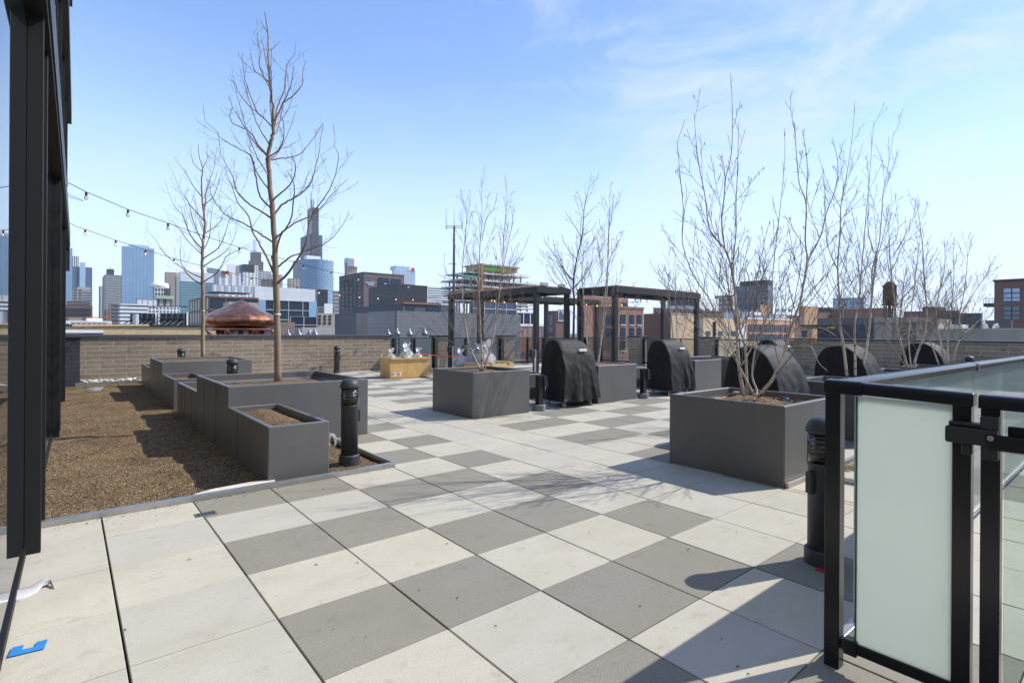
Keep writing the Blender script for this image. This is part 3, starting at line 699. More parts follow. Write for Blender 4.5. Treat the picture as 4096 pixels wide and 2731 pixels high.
pergola('dark pergola arm with cedar slats running away behind the three stemmed birch',11.05,12.1,12.38,16.95,[(11.05,12.15),(12.38,12.15),(11.05,16.9),(12.38,16.9),(11.05,15.0)],'x')
m=MB()
pg=thing('planter_box_cap','pair of small grey ventilation caps on top of the first pergola corner','caps',(11.3,12.1,PT))
pg['category']='vent caps'
MB().box(-.05,-.05,.045,.17,.12,.14).build('cap',ALU2,pg); MB().box(.75,-.05,.045,.92,.12,.14).build('cap',ALU2,pg)
pergola('long dark pergola arm along the back glass railing',12.55,15.75,18.05,17.15,[(14.92,15.8),(17.98,15.8)],'y')
pergola('dark pergola with cedar slats behind the second covered grill',12.78,10.45,17.3,11.95,[(12.78,10.5),(17.3,10.5),(12.78,11.9),(17.3,11.9)],'y')
# posts with junction boxes: outlet on the pergola post
for (px,py,l) in ((2141,1415,'small black outlet box on a steel stand by the first pergola post'),(1810,1398,'small black outlet box on a steel stand by the left pergola post')):
    q=dep(px,py,15.6 if px>2000 else 20.0); o=thing('outlet_stand',l,'outlet stand',(q.x,q.y,0))
    MB().box(-.02,-.02,0,.02,.02,q.z+.12).build('pole',ALU,o); MB().box(-.20,-.06,q.z-.10,-.03,.06,q.z+.14).build('box',BLACK2,o,bevel=.02)
# ---------------------------------------------------------------- string lights
SOCK=plain('socket_black',(.01,.01,.012),.5)
def bulbmat(name,c,em):
    t=NT(name); t.setc(c); t.set(Roughness=.1); t.b.inputs['Emission Color'].default_value=(*c,1); t.b.inputs['Emission Strength'].default_value=em; return t.m
BW=bulbmat('bulb_warm_glow',(1.0,.62,.25),.75); BOFF=bulbmat('bulb_clear',(.75,.60,.48),.0); BLIT=bulbmat('bulb_lit',(1,.9,.75),4.0)
LENS=glassmat('bulb_glass',(.9,.88,.85),0,.03)
def stringlight(label,pts,bulbs,mat,sag=.0,rr=.006,bs=1.0,fil=None):
    s=thing('string_lights',label,'string lights',pts[0]); 
    fine=[]
    for i in range(len(pts)-1):
        for k in range(6): 
            f=k/6; fine.append(pts[i].lerp(pts[i+1],f)-Vector((0,0,sag*4*f*(1-f))))
    fine.append(pts[-1])
    m=MB(); m.tube(fine,rr,5); part('cable',m,SOCK,s,smooth=True)
    bs*=.82
    for k,p in enumerate(bulbs):
        m=MB(); m.lathe([(.010*bs,.0),(.021*bs,-.01),(.022*bs,-.065*bs),(.016*bs,-.07*bs)],10,(p.x,p.y,p.z)); so=part('socket',m,SOCK,s)
        mt=mat if not isinstance(mat,list) else mat[k%len(mat)]
        m=MB(); m.lathe([(.015*bs,-.066*bs),(.031*bs,-.095*bs),(.034*bs,-.125*bs),(.026*bs,-.15*bs),(.0001,-.162*bs)],12,(p.x,p.y,p.z)); part('bulb',m,mt,s,smooth=True)
        if mt is LENS:
            m=MB(); m.lathe([(.004*bs,-.07*bs),(.011*bs,-.09*bs),(.011*bs,-.13*bs),(.0001,-.14*bs)],6,(p.x,p.y,p.z)); part('filament',m,fil,s)
    return s
FIL=bulbmat('filament',(.75,.42,.25),.35)
def d_of(x,xa,da,xb,db): # 1/d linear in image x
    f=(x-xa)/(xb-xa); return 1/((1/da)*(1-f)+(1/db)*f)
s1=[(272,731),(300,745),(345,768),(512,838),(672,893),(813,943),(957,989),(1087,1023),(1214,1059),(1325,1087),(1433,1106),(1542,1123),(1634,1138),(1720,1147),(1810,1158)]
f1=lambda x:d_of(x,272,8.3,1810,21.0)
P1=[dep(x,y,f1(x)) for x,y in s1]
stringlight('upper string of clear bulbs sagging from the glass facade to the first pergola',P1,[P1[i] for i in (2,3,4,5,6,7,8,9,10,11,12)],LENS,fil=FIL)
s2_=[(278,893),(310,908),(341,918),(463,961),(582,1000),(696,1034),(800,1062),(906,1087),(1005,1110),(1100,1132),(1190,1147),(1276,1159),(1358,1169),(1438,1178),(1512,1183),(1584,1187),(1652,1189),(1719,1188),(1779,1184),(1812,1178)]
f2=lambda x:d_of(x,278,11.5,1812,21.0)
P2=[dep(x,y,f2(x)) for x,y in s2_]
stringlight('lower string of amber bulbs sagging from the glass facade to the first pergola',P2,[P2[i] for i in (2,3,4,5,7,8,10,11,12,13,14,15,16,17,18)],LENS,fil=bulbmat('filament_lit',(1.0,.50,.15),1.5),bs=1.05)
def S3(x,y): return T3(x,y)
pts=[(735,595),(800,610),(945,610),(1110,625),(1275,622),(1410,598),(1508,590)]; Pq=[dep(*T3(x,y),d_of(T3(x,y)[0],1812,21.,2141,16.6)) for x,y in pts]
stringlight('string of bulbs along the left beam of the first pergola',Pq,Pq[2:],[LENS,LENS,LENS,LENS,BLIT],fil=FIL)
pts=[(1500,665),(1575,655),(1700,640),(1800,632)]; Pq=[dep(*T3(x,y),d_of(T3(x,y)[0],2137,19,2270,17)) for x,y in pts]
stringlight('short string of dark bulbs under the right end of the first pergola',Pq,Pq[:3],LENS,fil=FIL)
pts=[(1060,690),(1097,688),(1125,693),(1217,705),(1333,715),(1443,728),(1555,738),(1660,738),(1765,735),(1890,735)]; Pq=[dep(*T3(x,y),21.5) for x,y in pts]
stringlight('string of glowing amber bulbs below the back pergola arm',Pq,Pq[1:],BW,bs=1.0)
pts=[(1310,660),(1330,662),(1456,672),(1300,690)][:3]; Pq=[dep(*T3(x,y),20.5) for x,y in pts]
pts=[(1890,730),(1990,728),(2090,738),(2205,735),(2325,733),(2420,725),(2470,722)]; Pq=[dep(*T3(x,y),18.3) for x,y in pts]
stringlight('string of amber bulbs below the far beam of the second pergola',Pq,Pq[1:],BW,bs=.85)
pts=[(2270,660),(2310,672),(2350,676),(2450,688),(2500,686),(2560,690)]; Pq=[dep(*T3(x,y),15.6) for x,y in pts]
stringlight('string of clear bulbs under the front beam of the second pergola',Pq,Pq[1:],LENS,fil=FIL)
for (px,py,l) in ((268,728,'upper grey anchor box on the glass facade holding a light string'),(275,893,'lower grey anchor box on the glass facade holding a light string')):
    q=P1[0] if py<800 else P2[0]; tag(MB().box(q.x-.09,q.y-.05,q.z-.05,q.x+.0,q.y+.05,q.z+.06).build('wall_bracket',ALU2),l,'bracket')
# ---------------------------------------------------------------- glass facade on the left
fa=thing('building_facade','black framed mirror glass facade of the building at the left edge','building',(-.207,4.57,0),-.0102)
def fbox(name,s0,s1,o0,o1,z0,z1,mat,bev=0,par=fa):
    return MB().box(o0,s0-4.57,z0,o1,s1-4.57,z1).build(name,mat,par,bevel=bev)
FG=NT('facade_glass'); FG.setc((.012,.016,.020)); FG.set(Roughness=.012,IOR=1.9); FG.b.inputs['Specular IOR Level'].default_value=.9; FG=FG.m
fbox('glazing',-6,17.6,-.05,0,.02,3.44,FG)
fbox('glazing_upper',-6,17.6,-.05,-.01,3.9,6.65,FG)
fbox('glazing_top',-6,17.6,-.05,-.01,7.1,9.65,FG)
fbox('core_wall',-6,17.6,-.6,-.06,-.1,10.4,BRONZE)
for s0,s1 in ((4.575,4.64),(5.17,5.25),(10.0,10.07),(13.9,13.98),(9.4,9.45),(-1.5,-1.44)):
    fbox('mullion',s0,s1,0,.08,-.03,3.44,BRONZE,.003)
fbox('sill',-6,17.6,0,.012,-.02,.05,BRONZE)
fbox('header_fascia',-6,17.75,0,.10,3.44,3.50,BRONZE); fbox('header_fascia',-6,17.75,0,.112,3.503,3.9,BLACK2)
m=MB()
for k in range(9): m.box(.112,-4+k*2.4,3.503,.114,-3.988+k*2.4,3.9)
m.box(.1125,-10.5,3.50,.1145,13.1,3.508); m.build('fascia_joint',ALU2,fa)
REDB=brick('facade_red_brick',(.30,.11,.08),(.24,.09,.07),(.3,.26,.24),.25,.08,.008)
fbox('brick_spandrel',-6,17.75,-.01,.03,3.9,4.25,REDB)
fbox('upper_band',-6,17.75,-.01,.125,6.65,7.1,BLACK2); fbox('upper_band',-6,17.75,-.01,.125,9.65,10.1,BLACK2); fbox('brick_spandrel',-6,17.75,-.01,.03,7.1,7.5,REDB)
for s0 in (6.2,8.6,11.0,13.4,15.8,17.55): fbox('upper_mullion',s0,s0+.07,-.01,.05,4.25,6.65,BRONZE)
fbox('end_panel',17.6,17.78,-.6,.105,2.9,3.44,BLACK2); fbox('end_wall',17.6,17.77,-.6,.02,-.1,3.44,BLUEB)
# ---------------------------------------------------------------- trees
def barkmat(name,c1,c2,rough=.85,birch=False):
    t=NT(name); n=t.noise(9,6,.65,t.vec((1,1,.35)))
    col=t.ramp(n,[(.3,c1),(.7,c2)])
    if birch:
        m=t.noise(20,3,.6,t.vec((.4,.4,1.6))); col=t.mix(t.ramp(m,[(.60,(0,0,0)),(.66,(1,1,1))]),col,(.05,.04,.035))
    t.setc(col); t.set(Roughness=rough); t.b.inputs['Specular IOR Level'].default_value=.25; t.bump(t.noise(60,5,.7,t.vec((1,1,.3))),.4,.006); return t.m
BARK=barkmat('bark_brown',(.20,.15,.10),(.36,.28,.20)); TWIG=barkmat('twig_brown',(.18,.125,.085),(.32,.235,.165))
BIRCH=barkmat('bark_birch',(.40,.32,.235),(.70,.59,.46),.8,True); BTWIG=barkmat('twig_birch',(.165,.130,.100),(.28,.225,.175))
DARKB=barkmat('bark_dark',(.07,.055,.045),(.13,.10,.08))
def smooth_pts(P,n=4):
    out=[]
    for i in range(len(P)-1):
        p0=P[max(0,i-1)];p1=P[i];p2=P[i+1];p3=P[min(len(P)-1,i+2)]
        for k in range(n):
            f=k/n; out.append(.5*((2*p1)+(-p0+p2)*f+(2*p0-5*p1+4*p2-p3)*f*f+(-p0+3*p1-3*p2+p3)*f**3))
    out.append(P[-1]); return out
class Tree:
    def __init__(s,seed,up=.5,dens=3.2,minr=.0022,zig=.012,len_k=.42,levels=3,spread=.9,catkin=0,wob=.10):
        s.r=random.Random(seed); s.tr=MB(); s.cr=MB(); s.up=up; s.dens=dens; s.minr=minr; s.zig=zig; s.len_k=len_k; s.levels=levels; s.spread=spread; s.buds=MB(); s.catkin=catkin; s.wob=wob
    def limb(s,P,r0,r1,level,trunk=False,start=.12):
        P=smooth_pts(P,5 if level<2 else 3)
        z=s.zig*(1 if level>0 else .3)
        P=[P[0]]+[p+Vector([s.r.gauss(0,z) for _ in range(3)]) for p in P[1:]]
        N=len(P); rs=[max(s.minr,r0+(r1-r0)*(i/(N-1))**.85) for i in range(N)]
        (s.tr if trunk else s.cr).tube(P,rs,9 if trunk else (5 if level<=1 else 3),cap=level<2)
        if level>=s.levels: return
        L=sum((P[i+1]-P[i]).length for i in range(N-1)); n=int(L*s.dens*(1.0 if level else .9))+ (1 if level else 0)
        sd=s.r.random()*6
        for k in range(n):
            f=start+(1-start)*((k+s.r.random())/max(1,n))**(1.35 if level==0 else 1); i=min(N-2,int(f*(N-1))); p=P[i].lerp(P[i+1],f*(N-1)-i)
            t=(P[i+1]-P[i]).normalized(); sd+=2.4+s.r.uniform(-.5,.5)
            a=t.orthogonal().normalized(); b=t.cross(a); side=a*math.cos(sd)+b*math.sin(sd)
            ang=s.r.uniform(.55,1.0)*s.spread*((1.35-.7*f) if level==0 else 1)
            d=(t*math.cos(ang)+side*math.sin(ang)).normalized()
            ln=L*(s.len_k if level==0 else max(.52,s.len_k))*(1-.72*f)*s.r.uniform(.4,1.15)
            if level==0: ln=min(ln,1.25)*(1.25 if f<.45 else 1)
            if level>=1: ln=min(ln,.62/level**.6)
            if ln<.05: continue
            rr=max(s.minr,rs[i]*s.r.uniform(.28,.42)); 
            pts=[p]; q=p.copy(); m_=4 if ln>.3 else 3
            for j in range(m_):
                d=(d+Vector((0,0,s.up*.22))+Vector([s.r.gauss(0,s.wob*.8) for _ in range(3)])).normalized(); q=q+d*(ln/m_); pts.append(q.copy())
            s.limb(pts,rr,s.minr,level+1,start=.25)
        if s.catkin and level>=1 and s.r.random()<s.catkin:
            q=P[-1]; s.cr.tube([q,q-Vector((.004,.0,.02)),q-Vector((.0,.004,.045))],[.0025,.0035,.0015],3)
    def finish(s,name,label,group,tm,cm,base,cat='tree'):
        t=thing(name,label,cat,base,0,group); 
        part('trunk',s.tr,tm,t,smooth=True)
        if s.cr.v: part('crown',s.cr,cm,t,smooth=False)
        if s.buds.v: part('catkins',s.buds,BTWIG,t)
        return t
def poly(C,pts,d0,dd=0,f=None):
    N=len(pts); out=[]
    for i,(x,y) in enumerate(pts):
        q=C(x,y) if C else (x,y); out.append(dep(q[0],q[1],d0+dd*(i/(N-1))))
    return out
GT='bare street trees in the tall left planters'
def lime(name,label,d,trunk,limbs,r0,seed,base):
    T=Tree(seed,up=.55,dens=4.2,zig=.0030,len_k=.42,levels=3,minr=.0023,spread=.95)
    tp=[dep(x,y,d) for x,y in trunk]
    sp=smooth_pts(tp,5); N=len(sp); T.tr.tube([p+Vector((T.r.gauss(0,.004),T.r.gauss(0,.004),0)) for p in sp],[max(.006,r0*(1-.90*(i/(N-1))**.95))*(1.18 if i==0 else 1) for i in range(N)],12)
    for i,L in enumerate(limbs):
        C,pts=L[0],L[1]; dd=L[2] if len(L)>2 else T.r.uniform(-1.0,1.0)
        P=poly(C,pts,d,dd); ln=sum((P[k+1]-P[k]).length for k in range(len(P)-1))
        T.limb(P,min(.019,.0050+ln*.0062)*(r0/.046),.0028,1,start=.22)
    # extra limbs toward and away from the camera so that the crown is round
    for k in range(7):
        f=T.r.uniform(.30,.85); i=int(f*(N-2)); p=sp[i]; a=T.r.uniform(0,6.28); dr=Vector((math.cos(a),math.sin(a),0)); 
        vd=Vector((SN,CS,0)); dr=(vd*(1 if k%2 else -1)+dr*.4).normalized(); ln=(1-f)*2.0+.4
        pts=[p+dr*(ln*.38*t_)+Vector((0,0,ln*(.25*t_+.55*t_*t_)))*.8 for t_ in (0,.33,.66,1)]
        T.limb(pts,.011,.0028,1,start=.25)
    return T.finish(name,label,GT,BARK,TWIG,(tp[0].x,tp[0].y,base))
F=lambda x,y:(x,y)
trunk2=[(1112,1530),M1(1225,1500),M1(1212,1200),M1(1205,900),M1(1185,650),M1(1158,350),M1(1150,190),K1(1145,1440),K1(1165,1300),K1(1192,1200),K1(1195,1080),K1(1192,950),K1(1175,850),K1(1160,700),K1(1152,500),K1(1140,250),K1(1118,110)]
L2=[(M1,[(1235,1305),(1330,1210),(1440,1040),(1490,930),(1510,790),(1560,660),(1660,530),(1740,370),(1778,170),(1740,80)],-.6),
(M1,[(1235,1160),(1350,1070),(1430,1040),(1530,1000),(1660,950),(1760,860),(1830,760),(1880,660)],.5),
(M1,[(1200,1215),(1140,1080),(1080,970),(1010,840),(970,700),(880,590),(840,480),(780,330),(770,250)],.6),
(M1,[(1195,940),(1100,880),(1010,820),(900,755),(810,720),(740,670),(660,560),(630,470),(625,380)],-.4),
(M1,[(1215,900),(1300,830),(1400,760),(1500,715),(1600,650),(1680,560),(1740,490),(1860,370)],.2),
(M1,[(1210,1050),(1260,880),(1350,740),(1375,560),(1380,430),(1340,330),(1310,300)],-.9),
(M1,[(1185,730),(1080,660),(980,600),(880,500),(840,380),(800,290),(730,160),(710,20)],.3),
(M1,[(1195,700),(1270,610),(1350,560),(1450,500),(1540,390),(1570,270),(1605,130),(1620,0),(1645,-100)],.6),
(M1,[(1190,560),(1260,500),(1350,410),(1390,310),(1380,200),(1345,130)],-1.0),
(M1,[(1180,640),(1100,560),(1060,480),(1040,350),(1010,200),(980,150),(880,100),(720,0),(690,-50),(580,-150)],-.5),
(M1,[(1165,480),(1080,370),(1030,280),(1000,180)],.8),
(M1,[(1152,210),(1250,190),(1340,180),(1430,150),(1500,80),(1570,-20),(1610,-100)],.4),
(K1,[(1155,1410),(1080,1340),(1020,1270),(950,1160),(880,1050),(830,960)],.6),
(K1,[(1188,1140),(1110,1060),(1040,1000),(960,930),(880,820),(850,750),(790,710)],-.5),
(K1,[(1090,1045),(1050,1000),(990,860),(950,740),(925,620),(918,480)],.1),
(K1,[(1205,1130),(1235,950),(1290,820),(1310,640),(1320,580),(1400,470)],.4),
(K1,[(1205,1085),(1280,930),(1340,800),(1370,660),(1380,590)],-.5),
(K1,[(1270,930),(1370,860),(1450,760),(1460,650),(1490,540)],.1),
(K1,[(1168,745),(1110,690),(1070,560),(1080,470),(1050,340),(1050,310)],.5),
(K1,[(1170,800),(1110,700),(1030,640),(1000,540),(990,480)],-.4),
(K1,[(1162,660),(1125,530),(1110,440),(1085,350)],.3),
(K1,[(1158,1410),(1250,1330),(1290,1220),(1280,1090),(1250,1010)],-.6),
(K1,[(1155,1400),(1060,1300),(1000,1200),(930,1150),(840,1110),(805,1040),(825,960),(790,870)],-.7),
(K1,[(1150,460),(1185,440),(1230,400),(1255,370)],.2),(K1,[(1142,290),(1110,240),(1070,175)],-.1)]
lime('bare_tree','tall bare tree with a straight grey brown trunk in the nearest tall planter',7.85,trunk2,L2,.049,21,.65)
trunk1=[E4(930,565),M1(565,1568),M1(560,1300),M1(558,1150),M1(560,1000),M1(575,880),M1(580,740),M1(562,600),M1(552,400),M1(560,270),M1(530,170),M1(520,60)]
L1=[(M1,[(555,1320),(450,1250),(390,1180),(300,1110),(220,1040),(140,920),(40,800)],-.3),
(M1,[(560,1260),(450,1210),(380,1150),(360,1050),(370,960),(360,880)],.6),
(M1,[(568,1155),(650,1100),(730,1050),(800,980),(850,880),(880,700)],.5),
(M1,[(572,1290),(680,1220),(730,1150),(780,1060),(880,1010),(1000,940)],-.6),
(M1,[(558,1000),(470,900),(420,800),(380,700),(300,600),(230,420)],.3),
(M1,[(558,1050),(450,950),(380,860),(310,770),(250,720)],-.8),
(M1,[(575,740),(590,520),(620,400),(660,280),(690,120)],.5),
(M1,[(555,530),(480,440),(430,350),(360,250),(310,180)],-.3),
(M1,[(558,310),(480,230),(450,90)],.3),
(M1,[(578,750),(480,640),(420,560),(350,450),(290,300)],.4),
(M1,[(560,610),(650,540),(700,420),(740,280)],-.5),
(M1,[(565,1085),(700,990),(760,870),(800,740),(870,640)],-.4),
(M1,[(572,1000),(620,900),(640,700),(660,560)],.9),
(M1,[(578,860),(700,780),(760,660),(830,600)],.2),
(M1,[(560,940),(480,760),(440,600),(400,480)],-.9),(M1,[(560,270),(600,200),(600,30)],.1)]
lime('bare_tree','smaller bare tree farther back in the planter near the brick wall',14.0,trunk1,L1,.052,22,.70)
GB='bare birches in the square planters'
def birch(label,d,stems,seed,base,dens=7.0,r=.022,group=GB,tm=None,cm=None,upk=.5,lv=3,lk=.30,cat=.4,name='birch_tree',dds=None,minr=.0022):
    T=Tree(seed,up=upk,dens=dens*1.38,zig=.0016,len_k=lk*1.35,levels=lv,minr=minr,spread=.72,catkin=cat*.35,wob=.055)
    for i,S in enumerate(stems):
        C,pts=S[0],S[1]; rr=S[2] if len(S)>2 else r; dd=S[3] if len(S)>3 else T.r.uniform(-.5,.5)
        P=poly(C,pts,d,dd); T.limb(P,rr*.78,.0024,0,trunk=True,start=.16)
    b=poly(stems[0][0],stems[0][1][:2],d)[0]
    return T.finish(name,label,group,tm or BIRCH,cm or BTWIG,(b.x,b.y,base))
NN=lambda x,y:(2600+x/1.7425,300+y/1.7425)
def e3n(L): return [E3(x,y) for x,y in L]
def n1(L): return [N1(x,y) for x,y in L]
birch('large five stemmed bare birch in the big right foreground planter',5.75,[
 (None,e3n([(955,1155),(900,900),(872,600),(860,300)])+n1([(595,1560),(583,1430),(555,1300),(520,1210),(440,1120),(405,1030),(385,850),(345,650),(325,500),(305,250)]),.026,.3),
 (None,n1([(521,1205),(500,1020),(518,850),(527,720),(565,560),(575,330),(568,70)]),.012,-.2),
 (None,e3n([(990,1130),(975,800),(960,560),(900,350),(878,150)])+n1([(590,1520),(578,1300),(600,1100),(600,900),(612,600),(617,330)]),.020,-.3),
 (None,e3n([(1070,1150),(1000,1010),(925,860),(850,700),(780,500),(740,370),(620,170),(545,20)])+n1([(400,1540),(330,1440),(270,1320),(225,1150),(232,930),(205,650),(188,460)]),.018,-.5),
 (None,e3n([(1095,1140),(1100,1070),(1045,900),(1080,600),(1120,480),(1200,250),(1260,60)])+n1([(845,1530),(850,1450),(880,1150),(905,950),(935,650),(940,470)]),.015,.5),
 (None,e3n([(1110,1175),(1200,1060),(1290,950),(1410,700),(1480,440),(1560,200),(1625,20)])+n1([(1065,1480),(1095,1290),(1082,1150),(1088,900),(1040,750),(1020,540),(1003,320)]),.027,-.4),
 (None,n1([(1095,1300),(1190,1120),(1230,960),(1290,800),(1310,620),(1270,440)]),.012,.4),
 (None,n1([(1090,900),(1095,600),(1060,380)]),.008,-.3),
 (None,e3n([(920,780),(1040,570),(1100,430),(1250,300),(1400,170)])+n1([(900,1290),(1000,1200)]),.010,.2),
 (None,e3n([(1440,630),(1540,560),(1640,540),(1750,555),(1800,650),(1850,760),(1950,850)]),.007,-.4),
 (None,e3n([(1500,330),(1700,330),(1900,340),(2050,430)]),.008,-.5),
 (None,e3n([(880,330),(1000,180),(1180,60)])+n1([(740,1390),(880,1370)]),.010,.5),
 ],31,.63,dens=5.4,lk=.26,cat=.5)
birch('three stemmed bare birch in the planter behind the glass railing corner',8.85,[
 (None,[E3(2183,905),E3(2140,550),E3(2100,300),E3(2095,50)]+n1([(1322,1568),(1308,1350),(1325,1100),(1330,930),(1350,800),(1390,580),(1430,220)]),.030),
 (None,[E3(2285,905),E3(2280,600),E3(2275,300),E3(2320,60)]+n1([(1460,1540),(1475,1350),(1500,1050),(1530,700),(1560,320)]),.028),
 (None,[T5(620,1310),T5(680,1100),T5(720,850),T5(760,400),T5(800,60)]+n1([(1553,1486),(1550,1350),(1600,1150),(1625,820),(1650,700),(1700,390)]),.030),
 (None,n1([(1560,1240),(1520,1080),(1525,900),(1520,820)]),.012),(None,n1([(1560,1240),(1690,1180),(1730,1060),(1705,820)]),.010),
 (None,n1([(1300,1340),(1235,1180),(1225,980),(1225,780)]),.012),(None,n1([(1330,930),(1290,850),(1240,760),(1170,550)]),.008),
 ],32,.68,dens=4.6,lk=.24)
birch('slender bare birch clump at far right rising behind the glass railing',10.2,[
 (T5,[(1125,1235),(1050,950),(1010,720),(980,450),(945,150),(930,-150),(900,-300)],.03),
 (T5,[(1110,1235),(1020,1080),(900,920),(860,820)],.012),
 (T5,[(1165,1235),(1140,1000),(1150,740),(1200,350),(1240,0),(1260,-180)],.018),
 (T5,[(1190,1228),(1220,1090),(1300,880),(1325,640),(1300,300),(1285,0),(1250,-300),(1225,-480)],.032),
 ],33,.68,dens=7,lk=.30)
birch('rightmost bare birch clump beside the farthest covered grill',11.3,[
 (T5,[(1450,1195),(1350,930),(1290,880),(1215,690)],.022),
 (T5,[(1525,1185),(1450,870),(1425,600),(1500,250),(1530,-50)],.026),
 (T5,[(1550,1180),(1545,950),(1580,640),(1610,250),(1600,-30)],.024),
 (T5,[(1600,1170),(1640,1000),(1700,870),(1665,720),(1720,400),(1750,100),(1740,-60)],.026),
 (T5,[(1700,870),(1820,790),(1950,640)],.010),(T5,[(1690,660),(1820,450),(1950,250),(2000,120)],.012),
 ],34,.68,dens=8,lk=.32)
birch('three stemmed bare birch in the square planter left of the first covered grill',9.55,[
 (None,[E1(1330,552),E1(1230,340),E1(1180,200),V1(380,1300),V1(385,900),V1(420,500),V1(390,300)],.024),
 (None,[E1(1345,552),E1(1335,250),E1(1325,0),V1(548,1200),V1(555,800),V1(575,500),V1(575,100)],.026),
 (None,[E1(1360,552),E1(1410,400),E1(1470,180),V1(745,1300),V1(785,1000),V1(795,700),V1(820,450),V1(830,170)],.026),
 (None,[V1(550,1180),V1(480,1000),V1(410,700),V1(440,400),V1(460,260)],.012),
 (None,[V1(760,1150),V1(830,800),V1(880,550),V1(890,370)],.012),(None,[V1(780,1050),V1(900,950),V1(990,820),V1(1060,640)],.012),
 (None,[V1(575,720),V1(620,500),V1(700,380),V1(725,240)],.009),(None,[V1(395,1250),V1(300,1130),V1(220,1050),V1(190,850)],.010),
 ],35,.69,dens=5.6,lk=.26,cat=.8)
birch('slim pale birch behind the first covered grill',9.6,[
 (None,[E2(938,1055),E2(965,850),E2(985,650),E2(1012,350),V1(1830,1150),V1(1855,850),V1(1860,600),V1(1890,450),V1(1905,260)],.022),
 (None,[E2(940,1055),E2(990,700),E2(1030,400),V1(1850,1050),V1(1850,750),V1(1870,430),V1(1865,290)],.018),
 (None,[V1(1860,950),V1(1900,820),V1(1970,700),V1(2010,600)],.008)],36,.7,dens=5.2,lk=.28)
birch('thin dark barked bare tree rising behind the first covered grill',13.3,[
 (None,[E2(640,830),E2(645,600),E2(650,300),V1(1500,1200),V1(1510,1050),V1(1535,900),V1(1590,650),V1(1610,400),V1(1640,250),V1(1670,130)],.045,0),
 (None,[V1(1505,1120),V1(1400,1000),V1(1330,870),V1(1300,740)],.016),(None,[V1(1440,1160),V1(1340,1000),V1(1280,900),V1(1270,850)],.012),
 (None,[V1(1510,1180),V1(1620,1070),V1(1690,920),V1(1695,780)],.016),(None,[V1(1530,900),V1(1430,780),V1(1380,640)],.013),
 (None,[V1(1590,690),V1(1510,560),V1(1440,460),V1(1425,430)],.012),(None,[V1(1605,660),V1(1690,600),V1(1735,530)],.012),
 (None,[V1(1600,500),V1(1690,400),V1(1730,370)],.010),(None,[V1(1600,420),V1(1565,280),V1(1530,220)],.009),
 (None,[V1(1430,1200),V1(1335,1160),V1(1260,1060),V1(1222,970)],.012),(None,[V1(1500,1120),V1(1440,1060),V1(1380,940),V1(1350,830)],.012)],
 37,.1,dens=4.2,tm=DARKB,cm=DARKB,name='bare_tree',cat=0,lk=.28,minr=.003)
birch('thin leaning birch between the two pergolas behind the first grill',12.6,[
 (None,[E2(815,850),E2(785,650),E2(770,400),E2(755,150),V1(1590,1050),V1(1600,850),V1(1600,700)],.028)],38,.1,dens=5.0,lk=.3)
birch('pale birch clump seen through the second pergola behind its grill',13.4,[
 (None,[E2(1840,830),E2(1825,600),E2(1800,350),E2(1785,150),N1(133,1394),N1(130,1120)],.022),
 (None,[E2(1890,830),E2(1880,600),E2(1868,300),E2(1868,50),N1(175,1250)],.020),
 (None,[E2(1935,830),E2(1975,650),E2(2000,500),E2(2030,250)],.022)],39,.6,dens=5.5,lk=.28,minr=.003)
birch('small bushy birch in the planter left of the nearest right grill',14.3,[
 (E3,[(735,700),(715,620),(690,450),(680,300),(660,150)],.018),(E3,[(738,700),(760,600),(790,450),(790,300)],.016),(E3,[(733,700),(720,500),(730,350)],.014),
 (E3,[(742,700),(770,610),(830,480)],.012)],40,.69,dens=6,lk=.35,minr=.003)

def ring(name,label,cat,x,y,d,r,mat):
    q=dep(x,y,d); t=MB(); t.lathe([(r,-.012),(r+.004,0),(r,.012)],16,(q.x,q.y,q.z)); o=t.build(name,mat,None,smooth=True); tag(o,label,cat); return o
ring('tree_tie','white band tied round the trunk of the tall bare tree','tree tie',1109,1258,7.85,.046,WHITE)
ring('tree_tie','thin white band round the trunk of the smaller bare tree','tree tie',812,1243,14.0,.048,WHITE)
q=dep(3146,1597,5.45); tag(MB().lathe([(.016,0),(.018,.004),(.018,.02),(.014,.026),(.001,.027)],12,(q.x,q.y,q.z-.01)).build('bottle_cap',plain('cap_blue',(.03,.18,.6),.4),smooth=True),'bright blue plastic cap lying on the soil of the big right planter','bottle cap')
q=dep(2945,1572,5.75); m=MB()
for k in range(3): m.tube([q+Vector((.045*math.cos(a*.5)*(1+.15*k),.03*math.sin(a*.5),.01+.008*math.sin(a+k))) for a in range(13)],.003,5)
tag(m.build('cable_coil',WHITE,smooth=True),'small coil of white cable on the soil of the big right planter','cable')
mb=MB(); rr=random.Random(17)
for k in range(260):
    x=5.75+rr.gauss(0,.22); y=2.85+rr.gauss(0,.20)
    if abs(x-5.755)>.5 or abs(y-2.82)>.5: continue
    a=rr.uniform(0,3.14); L_=rr.uniform(.01,.05); z=.70+rr.uniform(-.01,.02); mb.tube([(x-L_*math.cos(a),y-L_*math.sin(a),z),(x,y,z+.008),(x+L_*math.cos(a),y+L_*math.sin(a),z+rr.uniform(-.005,.012))],rr.uniform(.0015,.0035),4)
tag(mb.build('bark_chips',[plain('chip_tan',(.42,.30,.17),.9)]),'loose straw and bark chips round the birch stems in the big right planter','bark chips',kind='stuff')
